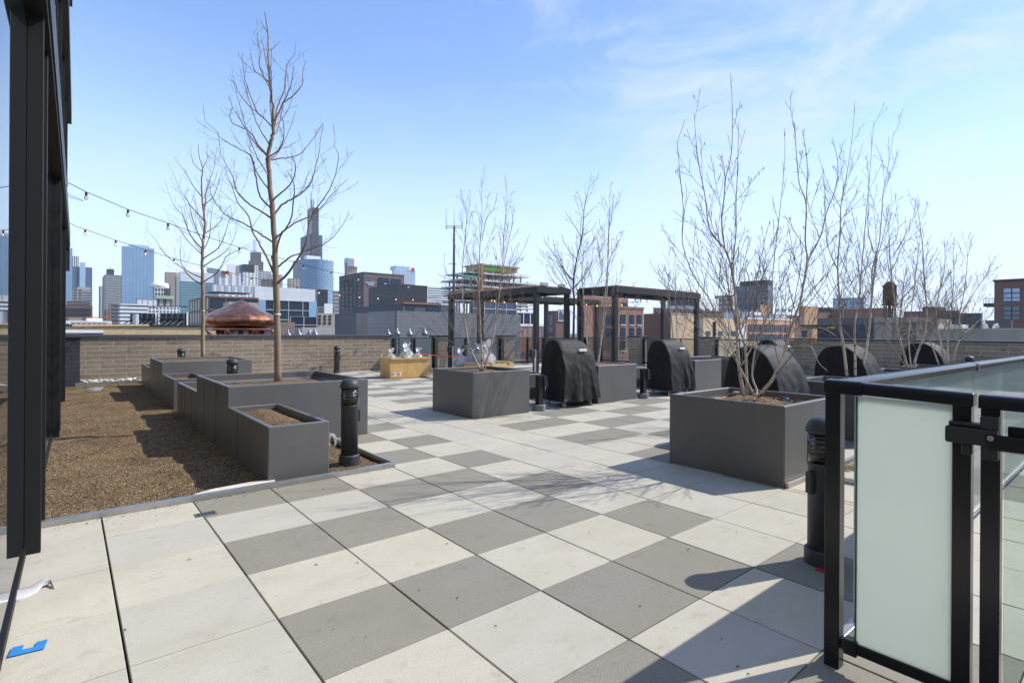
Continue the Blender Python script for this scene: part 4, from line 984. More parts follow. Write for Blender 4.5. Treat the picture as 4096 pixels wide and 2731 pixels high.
# ---------------------------------------------------------------- city
G0=-22.0
tag(MB().box(-3500,-3500,G0-.5,4500,4500,G0).build('street_ground',plain('asphalt',(.06,.06,.062),.9)),kind='structure')
tag(box('terrace_base',(-6,-8.1,G0),(20.4,18.4,-.502),plain('base_wall',(.12,.10,.09),.9)),kind='structure')
def glz(name,c,rough=.08,spec=.8,vs=.08,tint=1):
    t=NT(name); n=t.noise(.05,3,.5); t.setc(t.ramp(n,[(.3,cl(c,.93)),(.7,cl(c,1.07))])); t.set(Roughness=rough,IOR=1.45); t.b.inputs['Specular IOR Level'].default_value=spec*.6
    w=t.noise(.35,2,.5); t.bump(w,.10,.3); return t.m
GBLUE=glz('glass_blue',(.30,.45,.60),.15); GLB=glz('glass_pale_blue',(.42,.56,.68),.15); GDK=glz('glass_dark',(.035,.055,.075),.25,.35); GTEAL=glz('glass_teal',(.10,.27,.29)); GNAVY=glz('glass_navy',(.10,.18,.27)); GGREY=glz('glass_grey',(.14,.19,.23))
WGL=glz('window_glass',(.07,.11,.17),.12,.5)
def cm(n,c,r=.8,v=.08,s=.3): return plain(n,c,r,0,v,s)
CWHITE=cm('clad_white',(.85,.84,.80)); CGREY=cm('clad_grey',(.42,.41,.39)); CDARK=cm('clad_dark',(.11,.112,.118)); CBEIGE=cm('clad_beige',(.56,.48,.37)); CBROWN=cm('clad_brown',(.24,.185,.16)); CSTEEL=cm('clad_steel',(.74,.74,.74),.5); CBLK=cm('clad_black',(.035,.040,.05),.5); CBL=cm('clad_bluegrey',(.33,.39,.46)); CTAN=cm('stone_tan',(.44,.38,.29))
def cbrick(n,c,s=1,w=.24,h=.08): return brick(n,cl(c,1.1),cl(c,.85),cl(c,1.5),w*s,h*s,.008*s)
BRED=cbrick('city_red_brick',(.38,.15,.10)); BBRN=cbrick('city_brown_brick',(.33,.18,.125)); BDKB=cbrick('city_dark_brick',(.19,.115,.09)); BYEL=cbrick('city_yellow_brick',(.58,.42,.22),1.6); BTAN=cbrick('city_tan_brick',(.68,.50,.32)); BORG=cbrick('city_orange_brick',(.66,.36,.22)); BPUR=cbrick('hotel_brick',(.18,.138,.13))
class B:
    def __init__(s,name,label,C,x0,xc,x1,yt,d,body,cat='building',zb=None,depth=None,group=None):
        c=C(xc,yt); s.P=dep(c[0],c[1],d); s.X0=s.P.x; s.Y0=s.P.y; s.zt=s.P.z; s.zb=G0 if zb is None else zb
        e=C(x1,yt); s.X1=onY(e[0],e[1],s.Y0).x
        if x0<xc and c[0]<345: depth=depth or 18
        if x0<xc: a=C(x0,yt); s.Y1=onX(a[0],a[1],s.X0).y
        else: s.Y1=s.Y0+(depth or max(8,(s.X1-s.X0)*.6))
        if depth: s.Y1=s.Y0+depth
        s.t=thing(name,label,cat,(s.X0,s.Y0,s.zb),0,group); s.d=d
        m=MB(); m.box(s.X0,s.Y0,s.zb,s.X1,s.Y1,s.zt); s.body=part('body',m,body,s.t)
    def grid(s,mat,fh,bay,sp=.35,mu=.15,out=.12,z0=None,z1=None,faces='fs',name='facade_frame',x0=None,x1=None,y0=None,y1=None):
        m=MB(); z0=s.zb if z0 is None else z0; z1=s.zt if z1 is None else z1; X0=s.X0 if x0 is None else x0; X1=s.X1 if x1 is None else x1; Y0=s.Y0 if y0 is None else y0; Y1=s.Y1 if y1 is None else y1
        if z0<-8: z0=-8
        nf=max(1,round((z1-z0)/fh)); f=(z1-z0)/nf
        o2=out*.7
        if 'f' in faces:
            if sp>0:
                for k in range(nf+1): zc=z0+k*f; m.box(X0,s.Y0-out,max(z0,zc-f*sp/2),X1,s.Y0,min(z1,zc+f*sp/2))
            if mu>0:
                nb=max(1,round((X1-X0)/bay)); b=(X1-X0)/nb
                for k in range(nb+1): m.box(max(X0,X0+k*b-b*mu/2),s.Y0-o2,z0,min(X1,X0+k*b+b*mu/2),s.Y0,z1-.01)
        if 's' in faces:
            if sp>0:
                for k in range(nf+1): zc=z0+k*f; m.box(s.X0-out,Y0,max(z0,zc-f*sp/2),s.X0,Y1,min(z1,zc+f*sp/2))
            if mu>0:
                nb=max(1,min(80,round((Y1-Y0)/bay))); b=(Y1-Y0)/nb
                for k in range(nb+1): m.box(s.X0-o2,max(Y0,Y0+k*b-b*mu/2),z0,s.X0,min(Y1,Y0+k*b+b*mu/2),z1-.01)
        part(name,m,mat,s.t); return s
    def roof(s,x0f,x1f,hh,mat,name='roof_plant',y0f=.1,y1f=.8):
        m=MB(); W=s.X1-s.X0; D=s.Y1-s.Y0; m.box(s.X0+W*x0f,s.Y0+D*y0f,s.zt,s.X0+W*x1f,s.Y0+D*y1f,s.zt+hh); part(name,m,mat,s.t); return s
    def parapet(s,mat,hh=.5,o=.15):
        m=MB(); m.box(s.X0-o,s.Y0-o,s.zt-.15,s.X1+o,s.Y0+.3,s.zt+hh); m.box(s.X0-o,s.Y0+.3,s.zt-.15,s.X0+.3,s.Y1+o,s.zt+hh); part('parapet',m,mat,s.t); return s
    def winf(s,C,x0,y0,x1,y1,nx=2,nz=2,fr=None,sill=None,gl=None):
        a=onY(*C(x0,y0),s.Y0); b=onY(*C(x1,y1),s.Y0); zt=onY(*C((x0+x1)/2,y0),s.Y0).z; zb=onY(*C((x0+x1)/2,y1),s.Y0).z
        s._win('f',a.x,b.x,zb,zt,nx,nz,fr,sill,gl)
    def wins(s,C,x0,y0,x1,y1,nx=2,nz=2,fr=None,sill=None,gl=None):
        a=onX(*C(x0,(y0+y1)/2),s.X0); b=onX(*C(x1,(y0+y1)/2),s.X0); zt=onX(*C((x0+x1)/2,y0),s.X0).z; zb=onX(*C((x0+x1)/2,y1),s.X0).z
        s._win('s',b.y,a.y,zb,zt,nx,nz,fr,sill,gl)
    def _win(s,face,a,b,z0,z1,nx,nz,fr,sill,gl):
        o=.03*max(1,s.d/60); fw=min((b-a),(z1-z0))*.05
        bx=(lambda m,u0,v0,u1,v1,k:m.box(u0,s.Y0-k,v0,u1,s.Y0+.01,v1)) if face=='f' else (lambda m,u0,v0,u1,v1,k:m.box(s.X0-k,u0,v0,s.X0+.01,u1,v1))
        m=MB(); bx(m,a,z0,b,z1,o); w=part('window',m,gl or WGL,s.t)
        m=MB()
        for k in range(nx+1): u=a+(b-a)*k/nx; bx(m,u-fw/2,z0,u+fw/2,z1,o*2)
        for k in range(nz+1): v=z0+(z1-z0)*k/nz; bx(m,a-fw/2,v-fw/2,b+fw/2,v+fw/2,o*2.3)
        f=part('window_frame',m,fr or CBLK,s.t); f.parent=w; f.matrix_parent_inverse=Matrix.Identity(4); 
        f.matrix_parent_inverse=w.matrix_parent_inverse.copy() if False else (Matrix.Identity(4))
        if sill:
            m=MB(); bx(m,a-fw,z0-fw*2.5,b+fw,z0-fw*.5,o*3); q=part('sill',m,sill,s.t); q.parent=w; q.matrix_parent_inverse=Matrix.Identity(4)
    def sign(s,face,C,x,y,txt,hpx,mat,sx=1.0,name='sign'):
        if face=='f': q=onY(*C(x,y),s.Y0); rot=(math.pi/2,0,0); q.y-=.25*max(1,s.d/300)
        else: q=onX(*C(x,y),s.X0); rot=(math.pi/2,0,-math.pi/2); q.x-=.25*max(1,s.d/300)
        hh=hpx*s.d/FL
        o=text(name,txt,hh,mat,None,q,rot,.05,'CENTER',sx,hh*.02); o.parent=s.t; o.matrix_parent_inverse=Matrix.Translation(s.t.location).inverted(); return o
# ---- left skyline (T1 crop)
b=B('glass_tower','slim pale blue glass tower right beside the facade at far left',T1,640,690,757,238,1250,GBLUE).grid(cm('mullion_blue',(.19,.31,.44)),4,5,.22,.14,.2)
b=B('office_tower','white striped tower peeking behind the pale blue glass tower',T1,757,757,826,322,2100,CWHITE).grid(CBLK,400,6,0,.45,.4)
b=B('office_tower','dark blue glass tower with a lighter centre strip',T1,762,762,965,432,1300,GNAVY).grid(CDARK,4,9,.15,.05,.2,faces='f')
m=MB(); a_=onY(*T1(833,390),b.Y0); c_=onY(*T1(893,390),b.Y0); m.box(a_.x,b.Y0-3,G0,c_.x,b.Y0-.3,a_.z); part('light_strip',m,GLB,b.t)
b=B('office_building','grey banded office block in front of the dark blue glass tower',T1,800,800,965,680,800,CGREY).grid(CDARK,3.6,200,.5,0,.2).roof(.05,.9,5,CGREY)
b=B('office_building','dark grey office block left of the gap in the skyline',T1,762,762,860,668,760,CDARK).grid(CGREY,3.8,5,.2,.2,.15)
b=B('brick_building','low dark brown loft building with big windows beside the facade',T1,640,688,968,838,260,BDKB)
b.grid(CGREY,100,100,0,0); 
for k in range(6):
    for r_ in range(2): b.winf(T1,700+k*44,868+r_*46,730+k*44,896+r_*46,3,2,gl=GGREY)
b=B('penthouse','black slatted roof storey on the dark loft building',T1,688,700,940,792,272,CBLK,zb=5).grid(CGREY,.8,100,.25,0,.1)
b=B('low_building','long low white roofed building below the skyline gap',T1,640,690,1168,998,150,CWHITE,depth=25).roof(.05,.35,.9,CBROWN).roof(.45,.8,.8,CWHITE,'skylight')
b=B('low_building','grey low industrial roof behind the yellow brick wall',T1,640,740,1130,1012,120,CGREY,depth=20)
b=B('office_tower','thin grey tower at the right edge of the skyline gap',T1,1035,1040,1078,638,1500,CWHITE).grid(CDARK,5,6,.2,.5,.3)
b=B('spire_tower','distant white spire behind the grey gridded tower',T1,1143,1143,1166,440,2600,CWHITE).roof(.2,.8,10,CWHITE)
b=B('office_tower','grey gridded office tower with white sign letters on its roof edge',T1,1073,1097,1376,517,1370,CDARK)
b.grid(CGREY,6.4,5.2,.45,.30,.6).roof(.08,.34,15,CBLK,y0f=0.02,y1f=.4); b.sign('f',T1,1270,528,'BOEING',8,LETTER,1.3)
b=B('glass_tower','big light blue glass tower on the left skyline',T1,1272,1276,1612,220,1200,GBLUE).grid(cm('mullion_blue',(.19,.31,.44)),4,6.4,.22,.14,.15).roof(.2,.85,6,GLB)
b=B('office_building','white banded office block below the big blue glass tower',T1,1240,1255,1545,822,520,GGREY).grid(CWHITE,3.6,300,.55,0,.25)
b=B('brick_building','small red brick block squeezed between office towers at left',T1,1096,1100,1145,882,560,BRED).grid(CDARK,4,3,.0,.35,.1)
b=B('apartment_building','dark apartment block left of the white banded offices',T1,1140,1150,1252,826,540,CDARK).grid(CGREY,4,6,.15,.12,.3)
b=B('apartment_building','pale apartment block with a fine white grid right of the white banded offices',T1,1545,1548,1882,848,540,GGREY).grid(CWHITE,3.4,3.2,.35,.35,.3)
b=B('office_building','white upper block behind the banded offices',T1,1425,1432,1660,768,600,CWHITE).grid(CBL,12,5,.2,.2,.2,x0=None)
b=B('office_building','small tan building with a pale green roof among the offices',T1,1640,1650,1795,770,590,CBEIGE).grid(CDARK,8,7,.2,.5,.2)
m=MB(); m.box(b.X0-2,b.Y0-2,b.zt,b.X1+2,b.Y1,b.zt+3.5); part('roof',m,plain('copper_green',(.42,.55,.38),.7),b.t)
b=B('office_tower','black slab tower right of the big blue glass tower',T1,1612,1612,1782,612,1150,CBLK).grid(CDARK,4,4,.3,.2,.15)
b=B('office_building','small white gridded tower with a white dome in front of the black slab',T1,1612,1616,1712,655,900,CDARK).grid(CWHITE,7,5,.25,.25,.5)
q=dep(*T1(1660,655),905); part('dome',MB().lathe([(14,0),(15,4),(13,8),(5,10.5),(.01,11)],20,(q.x+2,q.y+12,q.z)),CWHITE,b.t)
b=B('office_tower','brown stone tower with vertical ribs on the left skyline',T1,1722,1735,1897,490,1700,CBROWN).grid(CBEIGE,5,4,.15,.35,.4)
b=B('art_deco_tower','beige art deco tower with a stepped top',T1,1828,1838,1892,540,1350,CBEIGE).grid(CBROWN,6,5,.25,.5,.4).roof(.15,.8,9,CBEIGE)
b=B('glass_tower','teal glass office block left of the smaller bare tree',T1,1878,1888,2232,585,880,GTEAL).grid(CBL,4.2,100,.30,.0,.3).grid(GTEAL,200,5,0,.2,.35,name='fins')
m=MB(); m.box(b.X0,b.Y0,b.zt,b.X1*1,b.Y1,b.zt+16); part('crown_screen',m,CSTEEL,b.t)
q=dep(*T1(2035,470),1100); t=thing('round_tower','white round topped tower between the two bare trees','building',(q.x,q.y,G0))
part('body',MB().lathe([(30,0),(30,q.z-G0-18),(26,q.z-G0-6),(14,q.z-G0),(.01,q.z-G0+1)],28,(q.x,q.y,G0)),CSTEEL,t)
b=B('hotel_tower','slate blue tower behind the smaller bare tree',T1,2160,2166,2300,450,1250,GNAVY).grid(CGREY,4.5,7,.3,.12,.3)
# ---- middle skyline (T2 crop)
b=B('apartment_tower','white apartment tower with a black cap among the centre towers',T2,640,645,782,370,950,CWHITE).grid(GDK,3.6,6.5,.42,.0,.12,faces='f').grid(CWHITE,300,6,0,.55,.3,name='piers')
m=MB(); m.box(b.X0-.5,b.Y0-.6,b.zt-13,b.X1*1-6,b.Y0+30,b.zt+.4); part('cap',m,CBLK,b.t)
b=B('apartment_tower','white slab tower with a yellow panel near its top',T2,485,488,605,366,1000,CWHITE).grid(CGREY,3.6,8,.25,.1,.15,z1=60)
m=MB(); a_=onY(*T2(583,380),b.Y0); c_=onY(*T2(604,455),b.Y0); m.box(a_.x,b.Y0-1,c_.z,c_.x,b.Y0-.4,a_.z); part('yellow_panel',m,plain('panel_ochre',(.55,.32,.06)),b.t)
b=B('apartment_tower','pale apartment tower with balconies and a red roof box',T2,410,418,618,442,850,CWHITE).grid(GDK,3.4,5,.42,.0,.12).grid(CWHITE,300,9,0,.5,.3,name='piers')
m=MB(); a_=onY(*T2(440,432),b.Y0); c_=onY(*T2(505,470),b.Y0); m.box(a_.x,b.Y0-2,c_.z,c_.x,b.Y0+14,a_.z); part('red_roof_box',m,plain('box_red',(.30,.05,.04)),b.t)
b=B('glass_tower','pale glass link tower between two white apartment towers',T2,600,604,645,372,960,GLB).grid(CSTEEL,4,4,.2,.1,.2)
b=B('office_tower','dark twin masted tower behind the white apartment towers',T2,692,700,832,335,1900,CDARK).grid(CBROWN,6,8,.15,.3,.5).roof(.1,.85,32,CDARK)
m=MB()
for k in (.35,.45,.55): m.box(b.X0+(b.X1-b.X0)*k,b.Y0+20,b.zt+30,b.X0+(b.X1-b.X0)*k+2,b.Y0+22,b.zt+80)
part('mast',m,CGREY,b.t)
b=B('apartment_tower','bluish apartment tower left of the big bare trunk',T2,782,790,905,430,1000,GGREY).grid(CSTEEL,3.6,5,.35,.15,.3)
b=B('apartment_tower','stepped beige apartment tower directly behind the big bare trunk',T2,880,890,1012,462,980,CBEIGE).grid(CBL,3.6,5,.3,.3,.3)
b=B('office_building','dark brown mid rise left of the big trunk',T2,815,822,925,505,700,CDARK).grid(CBROWN,4,5,.2,.3,.2)
b=B('brick_building','beige gridded block right of the big trunk',T2,1058,1070,1190,500,900,CBROWN).grid(CBEIGE,3.9,5,.3,.35,.3)
# tallest black tower
TWR=cm('tower_bronze_glass',(.115,.138,.170),.35)
b=B('skyscraper','tallest black stepped skyscraper with twin white antennas',T2,1182,1182+90,1387,85,1857,TWR)
a_=onX(*T2(1182,85),b.X0)
b.grid(CDARK,8,9,.12,.22,.6)
m=MB(); q0=onY(*T2(1290,-60),b.Y0-3); q1=onY(*T2(1350,-60),b.Y0-3); zt=dep(*T2(1300,-168),1857).z; ys=onX(*T2(1245,-60),q0.x).y
m.box(q0.x,b.Y0-3,b.zt-200,q1.x,ys,zt); part('upper_shaft',m,TWR,b.t)
m=MB()
for k in range(6): x=q0.x+(q1.x-q0.x)*k/5; m.box(x-.8,b.Y0-4,b.zt-195,x+.8,b.Y0-3,zt)
for k in range(14): z=b.zt+(zt-b.zt)*k/13; m.box(q0.x,b.Y0-4.4,z-1.2,q1.x,b.Y0-3,z+(1.2 if k<13 else .0))
part('shaft_bands',m,CDARK,b.t)
m=MB(); e0=onY(*T2(1160,325),b.Y0-6); e1=onY(*T2(1405,325),b.Y0-6); m.box(e0.x,b.Y0-6,G0,e1.x,b.Y0+50,e0.z); part('base_block',m,TWR,b.t)
m=MB()
for px,h_ in ((1283,-262),(1308,-250)):
    q=dep(*T2(px,h_),1870); m.tube([(q.x,q.y,zt-2),(q.x,q.y,zt+30)],4,8); m.tube([(q.x,q.y,zt+30),(q.x,q.y,q.z)],1.8,6)
part('antenna',m,CWHITE,b.t)
# curved blue glass tower
q=dep(*T2(1337,333),760); t=thing('glass_tower','curved light blue glass tower with a zigzag pattern below the tallest skyscraper','building',(q.x,q.y,G0))
vd=Vector((q.x,q.y,0)).normalized(); sd=Vector((vd.y,-vd.x,0)); m=MB(); m2=MB(); nseg=20; hw=149/2.352*760/FL; ztp=q.z
pts=[]
for k in range(nseg+1):
    f=2*k/nseg-1; w_=hw*f; bow=-14*(1-f*f); pts.append(Vector((q.x,q.y,0))+sd*w_+vd*bow)
back=[p+vd*35 for p in (pts[-1],pts[0])]
poly_=[(p.x,p.y) for p in pts]+[(p.x,p.y) for p in back]
m.prism(poly_[::-1],G0,ztp); part('body',m,glz('glass_sky_blue',(.36,.50,.62),.12),t)
for r_ in range(26):
    z=ztp-3-r_*3.6
    for k in range(nseg*1):
        p,n_=pts[k],pts[k+1]; f=(r_*.37+k)%2
        a=p.lerp(n_,.1+.25*((r_+k)%2)); c_=p.lerp(n_,.55+.25*((r_+k)%2)); a=a-vd*.5; c_=c_-vd*.5
        m2.add([(a.x,a.y,z),(c_.x,c_.y,z),(c_.x,c_.y,z+3.0),(a.x,a.y,z+3.0)],[(0,1,2,3)])
part('facade_pattern',m2,glz('glass_deep_blue',(.19,.31,.44),.12),t)
m=MB(); m.box(q.x-12,q.y+8,ztp,q.x+8,q.y+20,ztp+7); part('roof_plant',m,CSTEEL,t)
b=B('office_tower','pinkish tower with an octagonal glass crown right of the tallest skyscraper',T2,1597,1612,1713,350,1900,CBEIGE).grid(CBROWN,6,7,.2,.35,.5).roof(.1,.9,12,CBEIGE)
q=dep(*T2(1654,300),1905); part('glass_crown',MB().lathe([(26,0),(26,28),(20,33),(.01,34)],8,(q.x+10,q.y+20,q.z-34)),CSTEEL,b.t)
b=B('office_building','grey banded building between the curved tower and the brick hotel',T2,1485,1490,1550,618,600,CBROWN).grid(CGREY,4,200,.4,0,.2)
b=B('office_tower','blue ribbed glass tower with a red round sign behind the brick hotel',T2,2045,2062,2260,412,1300,GLB).grid(CSTEEL,300,4,0,.3,.6)
m=MB(); a_=onY(*T2(2078,382),b.Y0); c_=onY(*T2(2258,382),b.Y0); m.box(a_.x,b.Y0+.5,b.zt-1,c_.x-14,b.Y0+30,a_.z); part('upper_storeys',m,GLB,b.t)
b.sign('f',T2,2212,428,'BMO',9,LETTER,1.2)
q=onY(*T2(2237,420),b.Y0); part('round_sign',MB().tube([(q.x,q.y-1.2,q.z),(q.x,q.y-.6,q.z)],5,20),plain('sign_red',(.6,.03,.04)),b.t)
# hotel
b=B('hotel','purple brown brick hotel with big gridded windows and a sign',T2,1545,1776,2155,450,350,BPUR).parapet(CDARK,.7,.2)
for cx0,cx1 in ((1915,2012),(2037,2120)):
    for (ya,yb,yc,yd) in ((500,553,510,557),(557,605,560,607),(617,657,621,660),(661,691,663,694),(700,737,702,738),(740,768,741,769),(783,806,784,806)):
        y0_,y1_=(ya,yb) if cx0<2000 else (yc,yd); b.winf(T2,cx0,y0_,cx1,y1_,4,2)
cols=((1556,1596),(1607,1631),(1643,1669),(1682,1707),(1720,1762))
for ci,(a0,a1) in enumerate(cols):
    xm=(a0+a1)/2; f=(1776-xm)/231
    for r_ in range(8):
        yt=495+30*f+r_*(42-8*f); b.wins(T2,a0,yt,a1,yt+30-5*f,3 if a1-a0>30 else 2,2,gl=GDK if ci<3 and r_<2 else None)
b.sign('f',T2,1838,553,'HYATT',11,LETTER,1.0); b.sign('f',T2,1840,567,'house',8.5,LETTER,1.1)
m=MB()
for x0_,x1_,y0_,y1_ in ((1828,1835,508,530),(1844,1851,508,530),(1835,1844,517,523)):
    a_=onY(*T2(x0_,y0_),b.Y0); c_=onY(*T2(x1_,y1_),b.Y0); m.box(a_.x,b.Y0-.4,c_.z,c_.x,b.Y0-.2,a_.z)
part('logo',m,plain('logo_blue',(.02,.25,.55)),b.t)
# brown framed offices with the steel screen
b=B('office_building','brown framed office block with large dark windows behind the copper dome',T2,140,318,782,672,240,GDK)
b.grid(plain('frame_rust',(.22,.10,.06)),5.6,7.2,.16,.07,.25,z1=b.zt).parapet(plain('frame_rust',(.22,.10,.06)),.3,.3)
b=B('roof_screen','pale ribbed metal screen storey above the brown framed offices',T2,280,350,738,560,262,CSTEEL,zb=20).grid(cm('screen_rib',(.46,.48,.50)),100,3.2,0,.55,.2)
b=B('office_building','glass office block with a pale metal top storey behind the big trunk',T2,783,786,1332,700,255,GDK).grid(CGREY,4.6,7,.10,.06,.25,faces='f')
m=MB(); a_=onY(*T2(738,582),b.Y0+3); c_=onY(*T2(1304,582),b.Y0+3); m.box(a_.x,b.Y0+2.5,b.zt-1,c_.x,b.Y1,onY(*T2(1000,592),b.Y0+3).z); part('metal_storey',m,CSTEEL,b.t)
m=MB()
for k in range(24): x=a_.x+(c_.x-a_.x)*k/23; m.box(x-.1,b.Y0+2.3,b.zt,x+.1,b.Y0+2.5,onY(*T2(1000,592),b.Y0+3).z-.05)
part('panel_rib',m,CGREY,b.t)
for xa,xb in ((786,852),(1258,1330)):
    a_=onY(*T2(xa,700),b.Y0); c_=onY(*T2(xb,700),b.Y0); m=MB(); m.box(a_.x,b.Y0-.35,-5,c_.x,b.Y0-.26,b.zt-.2); part('blue_bay',m,GBLUE,b.t)
b=B('brick_building','small grey box building on the roofs behind the copper dome',T2,500,505,786,722,215,CTAN,depth=10)
b=B('low_building','dark low glass pavilion roof right of the big trunk',T2,1080,1085,1335,858,170,GDK).grid(CGREY,3,5,.1,.08,.15)
b=B('brick_building','old tan brick building with small windows below the curved tower',T2,1338,1342,1500,828,190,CTAN)
for k in range(3):
    for r_ in range(3): b.winf(T2,1352+k*48,848+r_*32,1372+k*48,868+r_*32,2,2)
b.roof(.4,.9,3.5,CWHITE)
b=B('office_building','slate green building with a roof garden below the curved tower',T2,1335,1340,1502,768,230,CDARK).roof(0,.6,7.5,CBLK).grid(CGREY,5,9,.1,.06,.1)
b=B('low_building','brown sheet roof building with a roof fan right of the copper dome',T2,985,990,1128,912,75,CBROWN,depth=20)
b=B('low_building','pale low roofs right of the copper dome',T2,1190,1195,1505,962,85,CGREY,depth=20)
# yellow brick wall building right behind the parapet
b=B('brick_building','long low yellow brick building just behind the left parapet wall',T1,600,640,2560,1052,42,BYEL,depth=12)
m=MB(); m.box(b.X0,b.Y0-.1,b.zt-.02,b.X1,b.Y0+.35,b.zt+.12)
for k in range(40): x=b.X0+(b.X1-b.X0)*k/40; m.box(x,b.Y0-.12,b.zt+.12,x+.12,b.Y0+.05,b.zt+.2)
part('coping_tiles',m,CBLK,b.t)
b=B('low_building','white edged red roof strip in front of the yellow brick building',T1,640,686,1080,1106,32,plain('roof_red',(.20,.06,.04)),depth=3)
m=MB(); m.box(b.X0,b.Y0-.05,b.zt-.12,b.X1,b.Y0+.2,b.zt+.06); part('fascia',m,CWHITE,b.t)
m=MB(); m.tube([b.P+Vector((.3,.5,.3)),b.P+Vector((4.2,.5,.35))],.09,8); part('pipe',m,plain('pipe_tan',(.5,.33,.18)),b.t)
m=MB(); m.tube([b.P+Vector((1.0,1.5,.85)),b.P+Vector((2.2,1.5,.88))],.028,8); part('orange_hose',m,plain('hose_orange',(.6,.16,.04)),b.t)
# billboard backs
for (xa,xb,l) in ((1362,1650,'black back of a rooftop billboard frame, the left one of the pair'),(1672,1975,'black back of a rooftop billboard frame, the right one of the pair')):
    a=dep(*T1(xa,922),62); c_=dep(*T1(xb,922),62); z0=dep(*T1(xa,1050),62).z
    t=thing('billboard',l,'billboard',((a.x+c_.x)/2,(a.y+c_.y)/2,z0),0,'rooftop billboards seen from behind')
    m=MB(); m.bar(Vector((a.x,a.y,(a.z+z0)/2)),Vector((c_.x,c_.y,(a.z+z0)/2)),.08,a.z-z0); part('panel',m,CBLK,t)
    m=MB(); dr=(c_-a).normalized(); nrm=Vector((-dr.y,dr.x,0)); nrm=-nrm if nrm.dot(a)>0 else nrm
    for k in range(5):
        p=a.lerp(c_,(k+.3)/5); p.z=0; m.bar(p+nrm*.2+Vector((0,0,z0)),p+nrm*.2+Vector((0,0,a.z)),.12); m.bar(p+nrm*.2+Vector((0,0,a.z-.8)),p+nrm*1.6+Vector((0,0,z0)),.1)
    for z in (z0+.9,z0+2.2): m.bar(a+nrm*.25+Vector((0,0,z-a.z)),c_+nrm*.25+Vector((0,0,z-c_.z)),.1)
    part('frame',m,CDARK,t)
    m=MB(); m.bar(Vector((c_.x,c_.y,z0))+nrm*.3,Vector((c_.x,c_.y,a.z+.1))+nrm*.3,.16); part('white_edge',m,CWHITE,t)
q=dep(*T1(1418,930),55); tag(MB().tube([(q.x,q.y,0),(q.x,q.y,q.z)],.28,10).build('vent_pipe',CBL),'grey steel vent pipe standing in front of the left billboard','pipe')
# copper dome
q=dep(*T2(618,955),36); t=thing('copper_dome','onion shaped copper dome on short pillars above the parapet wall','dome',(q.x,q.y,q.z-3))
k_=36/FL/2.352*1.0; R0=318*36/FL/2.352; Hs=(955-706)*36/FL/2.352
COP=NT('copper'); n=COP.noise(1.6,5,.7,COP.vec((1,1,2.2))); n2=COP.noise(7,4,.7,COP.vec((1,1,6)))
cc=COP.ramp(n,[(.30,(.20,.085,.05)),(.5,(.48,.20,.11)),(.72,(.80,.40,.24))]); cc=COP.mix(COP.ramp(n2,[(.5,(0,0,0)),(.7,(.6,.6,.6))]),cc,(.16,.07,.05)); COP.setc(cc); COP.set(Metallic=.92,Roughness=.30); COP.bump(n2,.35,.03)
prof=[(.60,-.02),(.78,.00),(.90,.045),(.965,.11),(.995,.19),(1.0,.25),(.985,.32),(.93,.395),(.85,.46),(.74,.535),(.60,.625),(.46,.715),(.32,.81),(.19,.895),(.09,.955),(.03,.985),(.001,1.02)]
m=MB(); m.lathe([(r*R0,z*Hs) for r,z in prof],20,(q.x,q.y,q.z)); part('shell',m,COP.m,t)
m=MB(); m.lathe([(.55*R0,-.9),(.55*R0,.0)],40,(q.x,q.y,q.z)); part('drum',m,CWHITE,t)
m=MB(); m.lathe([(.80*R0,-.28),(.82*R0,-.12),(.62*R0,-.02)],40,(q.x,q.y,q.z)); part('lower_rim',m,COP.m,t,smooth=True)
for k in range(14):
    a=2*math.pi*k/14; m=MB(); p=Vector((q.x+.60*R0*math.cos(a),q.y+.60*R0*math.sin(a),0)); m.tube([p+Vector((0,0,q.z-1.6)),p+Vector((0,0,q.z-.1))],.13,8); part('pillar',m,COP.m,t,smooth=True)
for k in range(8):
    a=2*math.pi*k/8+.2; dr=Vector((math.cos(a),math.sin(a),0)); pe=Vector((-dr.y,dr.x,0)); base=Vector((q.x,q.y,q.z-1.5))+dr*R0*.72
    m=MB(); rows=[]
    for j in range(7):
        f=j/6; wd=.42*math.sin(math.pi*min(1,f*.9+.12))*(1 if f<1 else 0)+.02; cen=base+dr*(.55*f*f*1.2)+Vector((0,0,1.35*f)); rows+= [cen-pe*wd,cen+dr*.06,cen+pe*wd]
    m.add(rows,[(j*3+i,j*3+i+1,(j+1)*3+i+1,(j+1)*3+i) for j in range(6) for i in range(2)]); pt=part('petal',m,COP.m,t,smooth=True); so=pt.modifiers.new('s','SOLIDIFY'); so.thickness=.03
# grey panel building pair
PNL=NT('grey_panels'); 
PNL=brick('grey_panel',(.205,.212,.222),(.185,.192,.202),(.10,.10,.105),2.4,.62,.02,off=0,rough=.55)
PNB=cbrick('grey_fine_brick',(.12,.12,.125),1.4)
b=B('warehouse','left grey windowless block behind the parapet wall',T2,1503,1706,1812,828,105,PNB)
b=B('warehouse','large grey panelled windowless block behind the pergola',T2,1812,2078,2352+900,806,88,PNL)
e=onY(*T3(922,812),b.Y0)
m=MB(); m.box(b.X0-.06,b.Y0-.06,-20,b.X0+.12,b.Y0+.12,b.zt); part('corner_trim',m,CBLK,b.t)
for o_ in [b.body]: pass
b=B('warehouse','dark grey metal block with a black window strip above the panelled block',T3,262,262,760,742,130,CDARK,depth=30)
b.winf(T3,490,742,616,808,5,3); b.winf(T3,300,758,370,802,4,2)
b.roof(.05,.62,5.2,CBLK,y0f=.15,y1f=.7)
m=MB(); a_=b.P; m.box(b.X0,b.Y0-.3,b.zt+.05,b.X0+ (b.X1-b.X0)*.65,b.Y0+4,b.zt+.5); part('planting',m,plain('dry_grass',(.35,.17,.10),.9,0,.4,3),b.t)
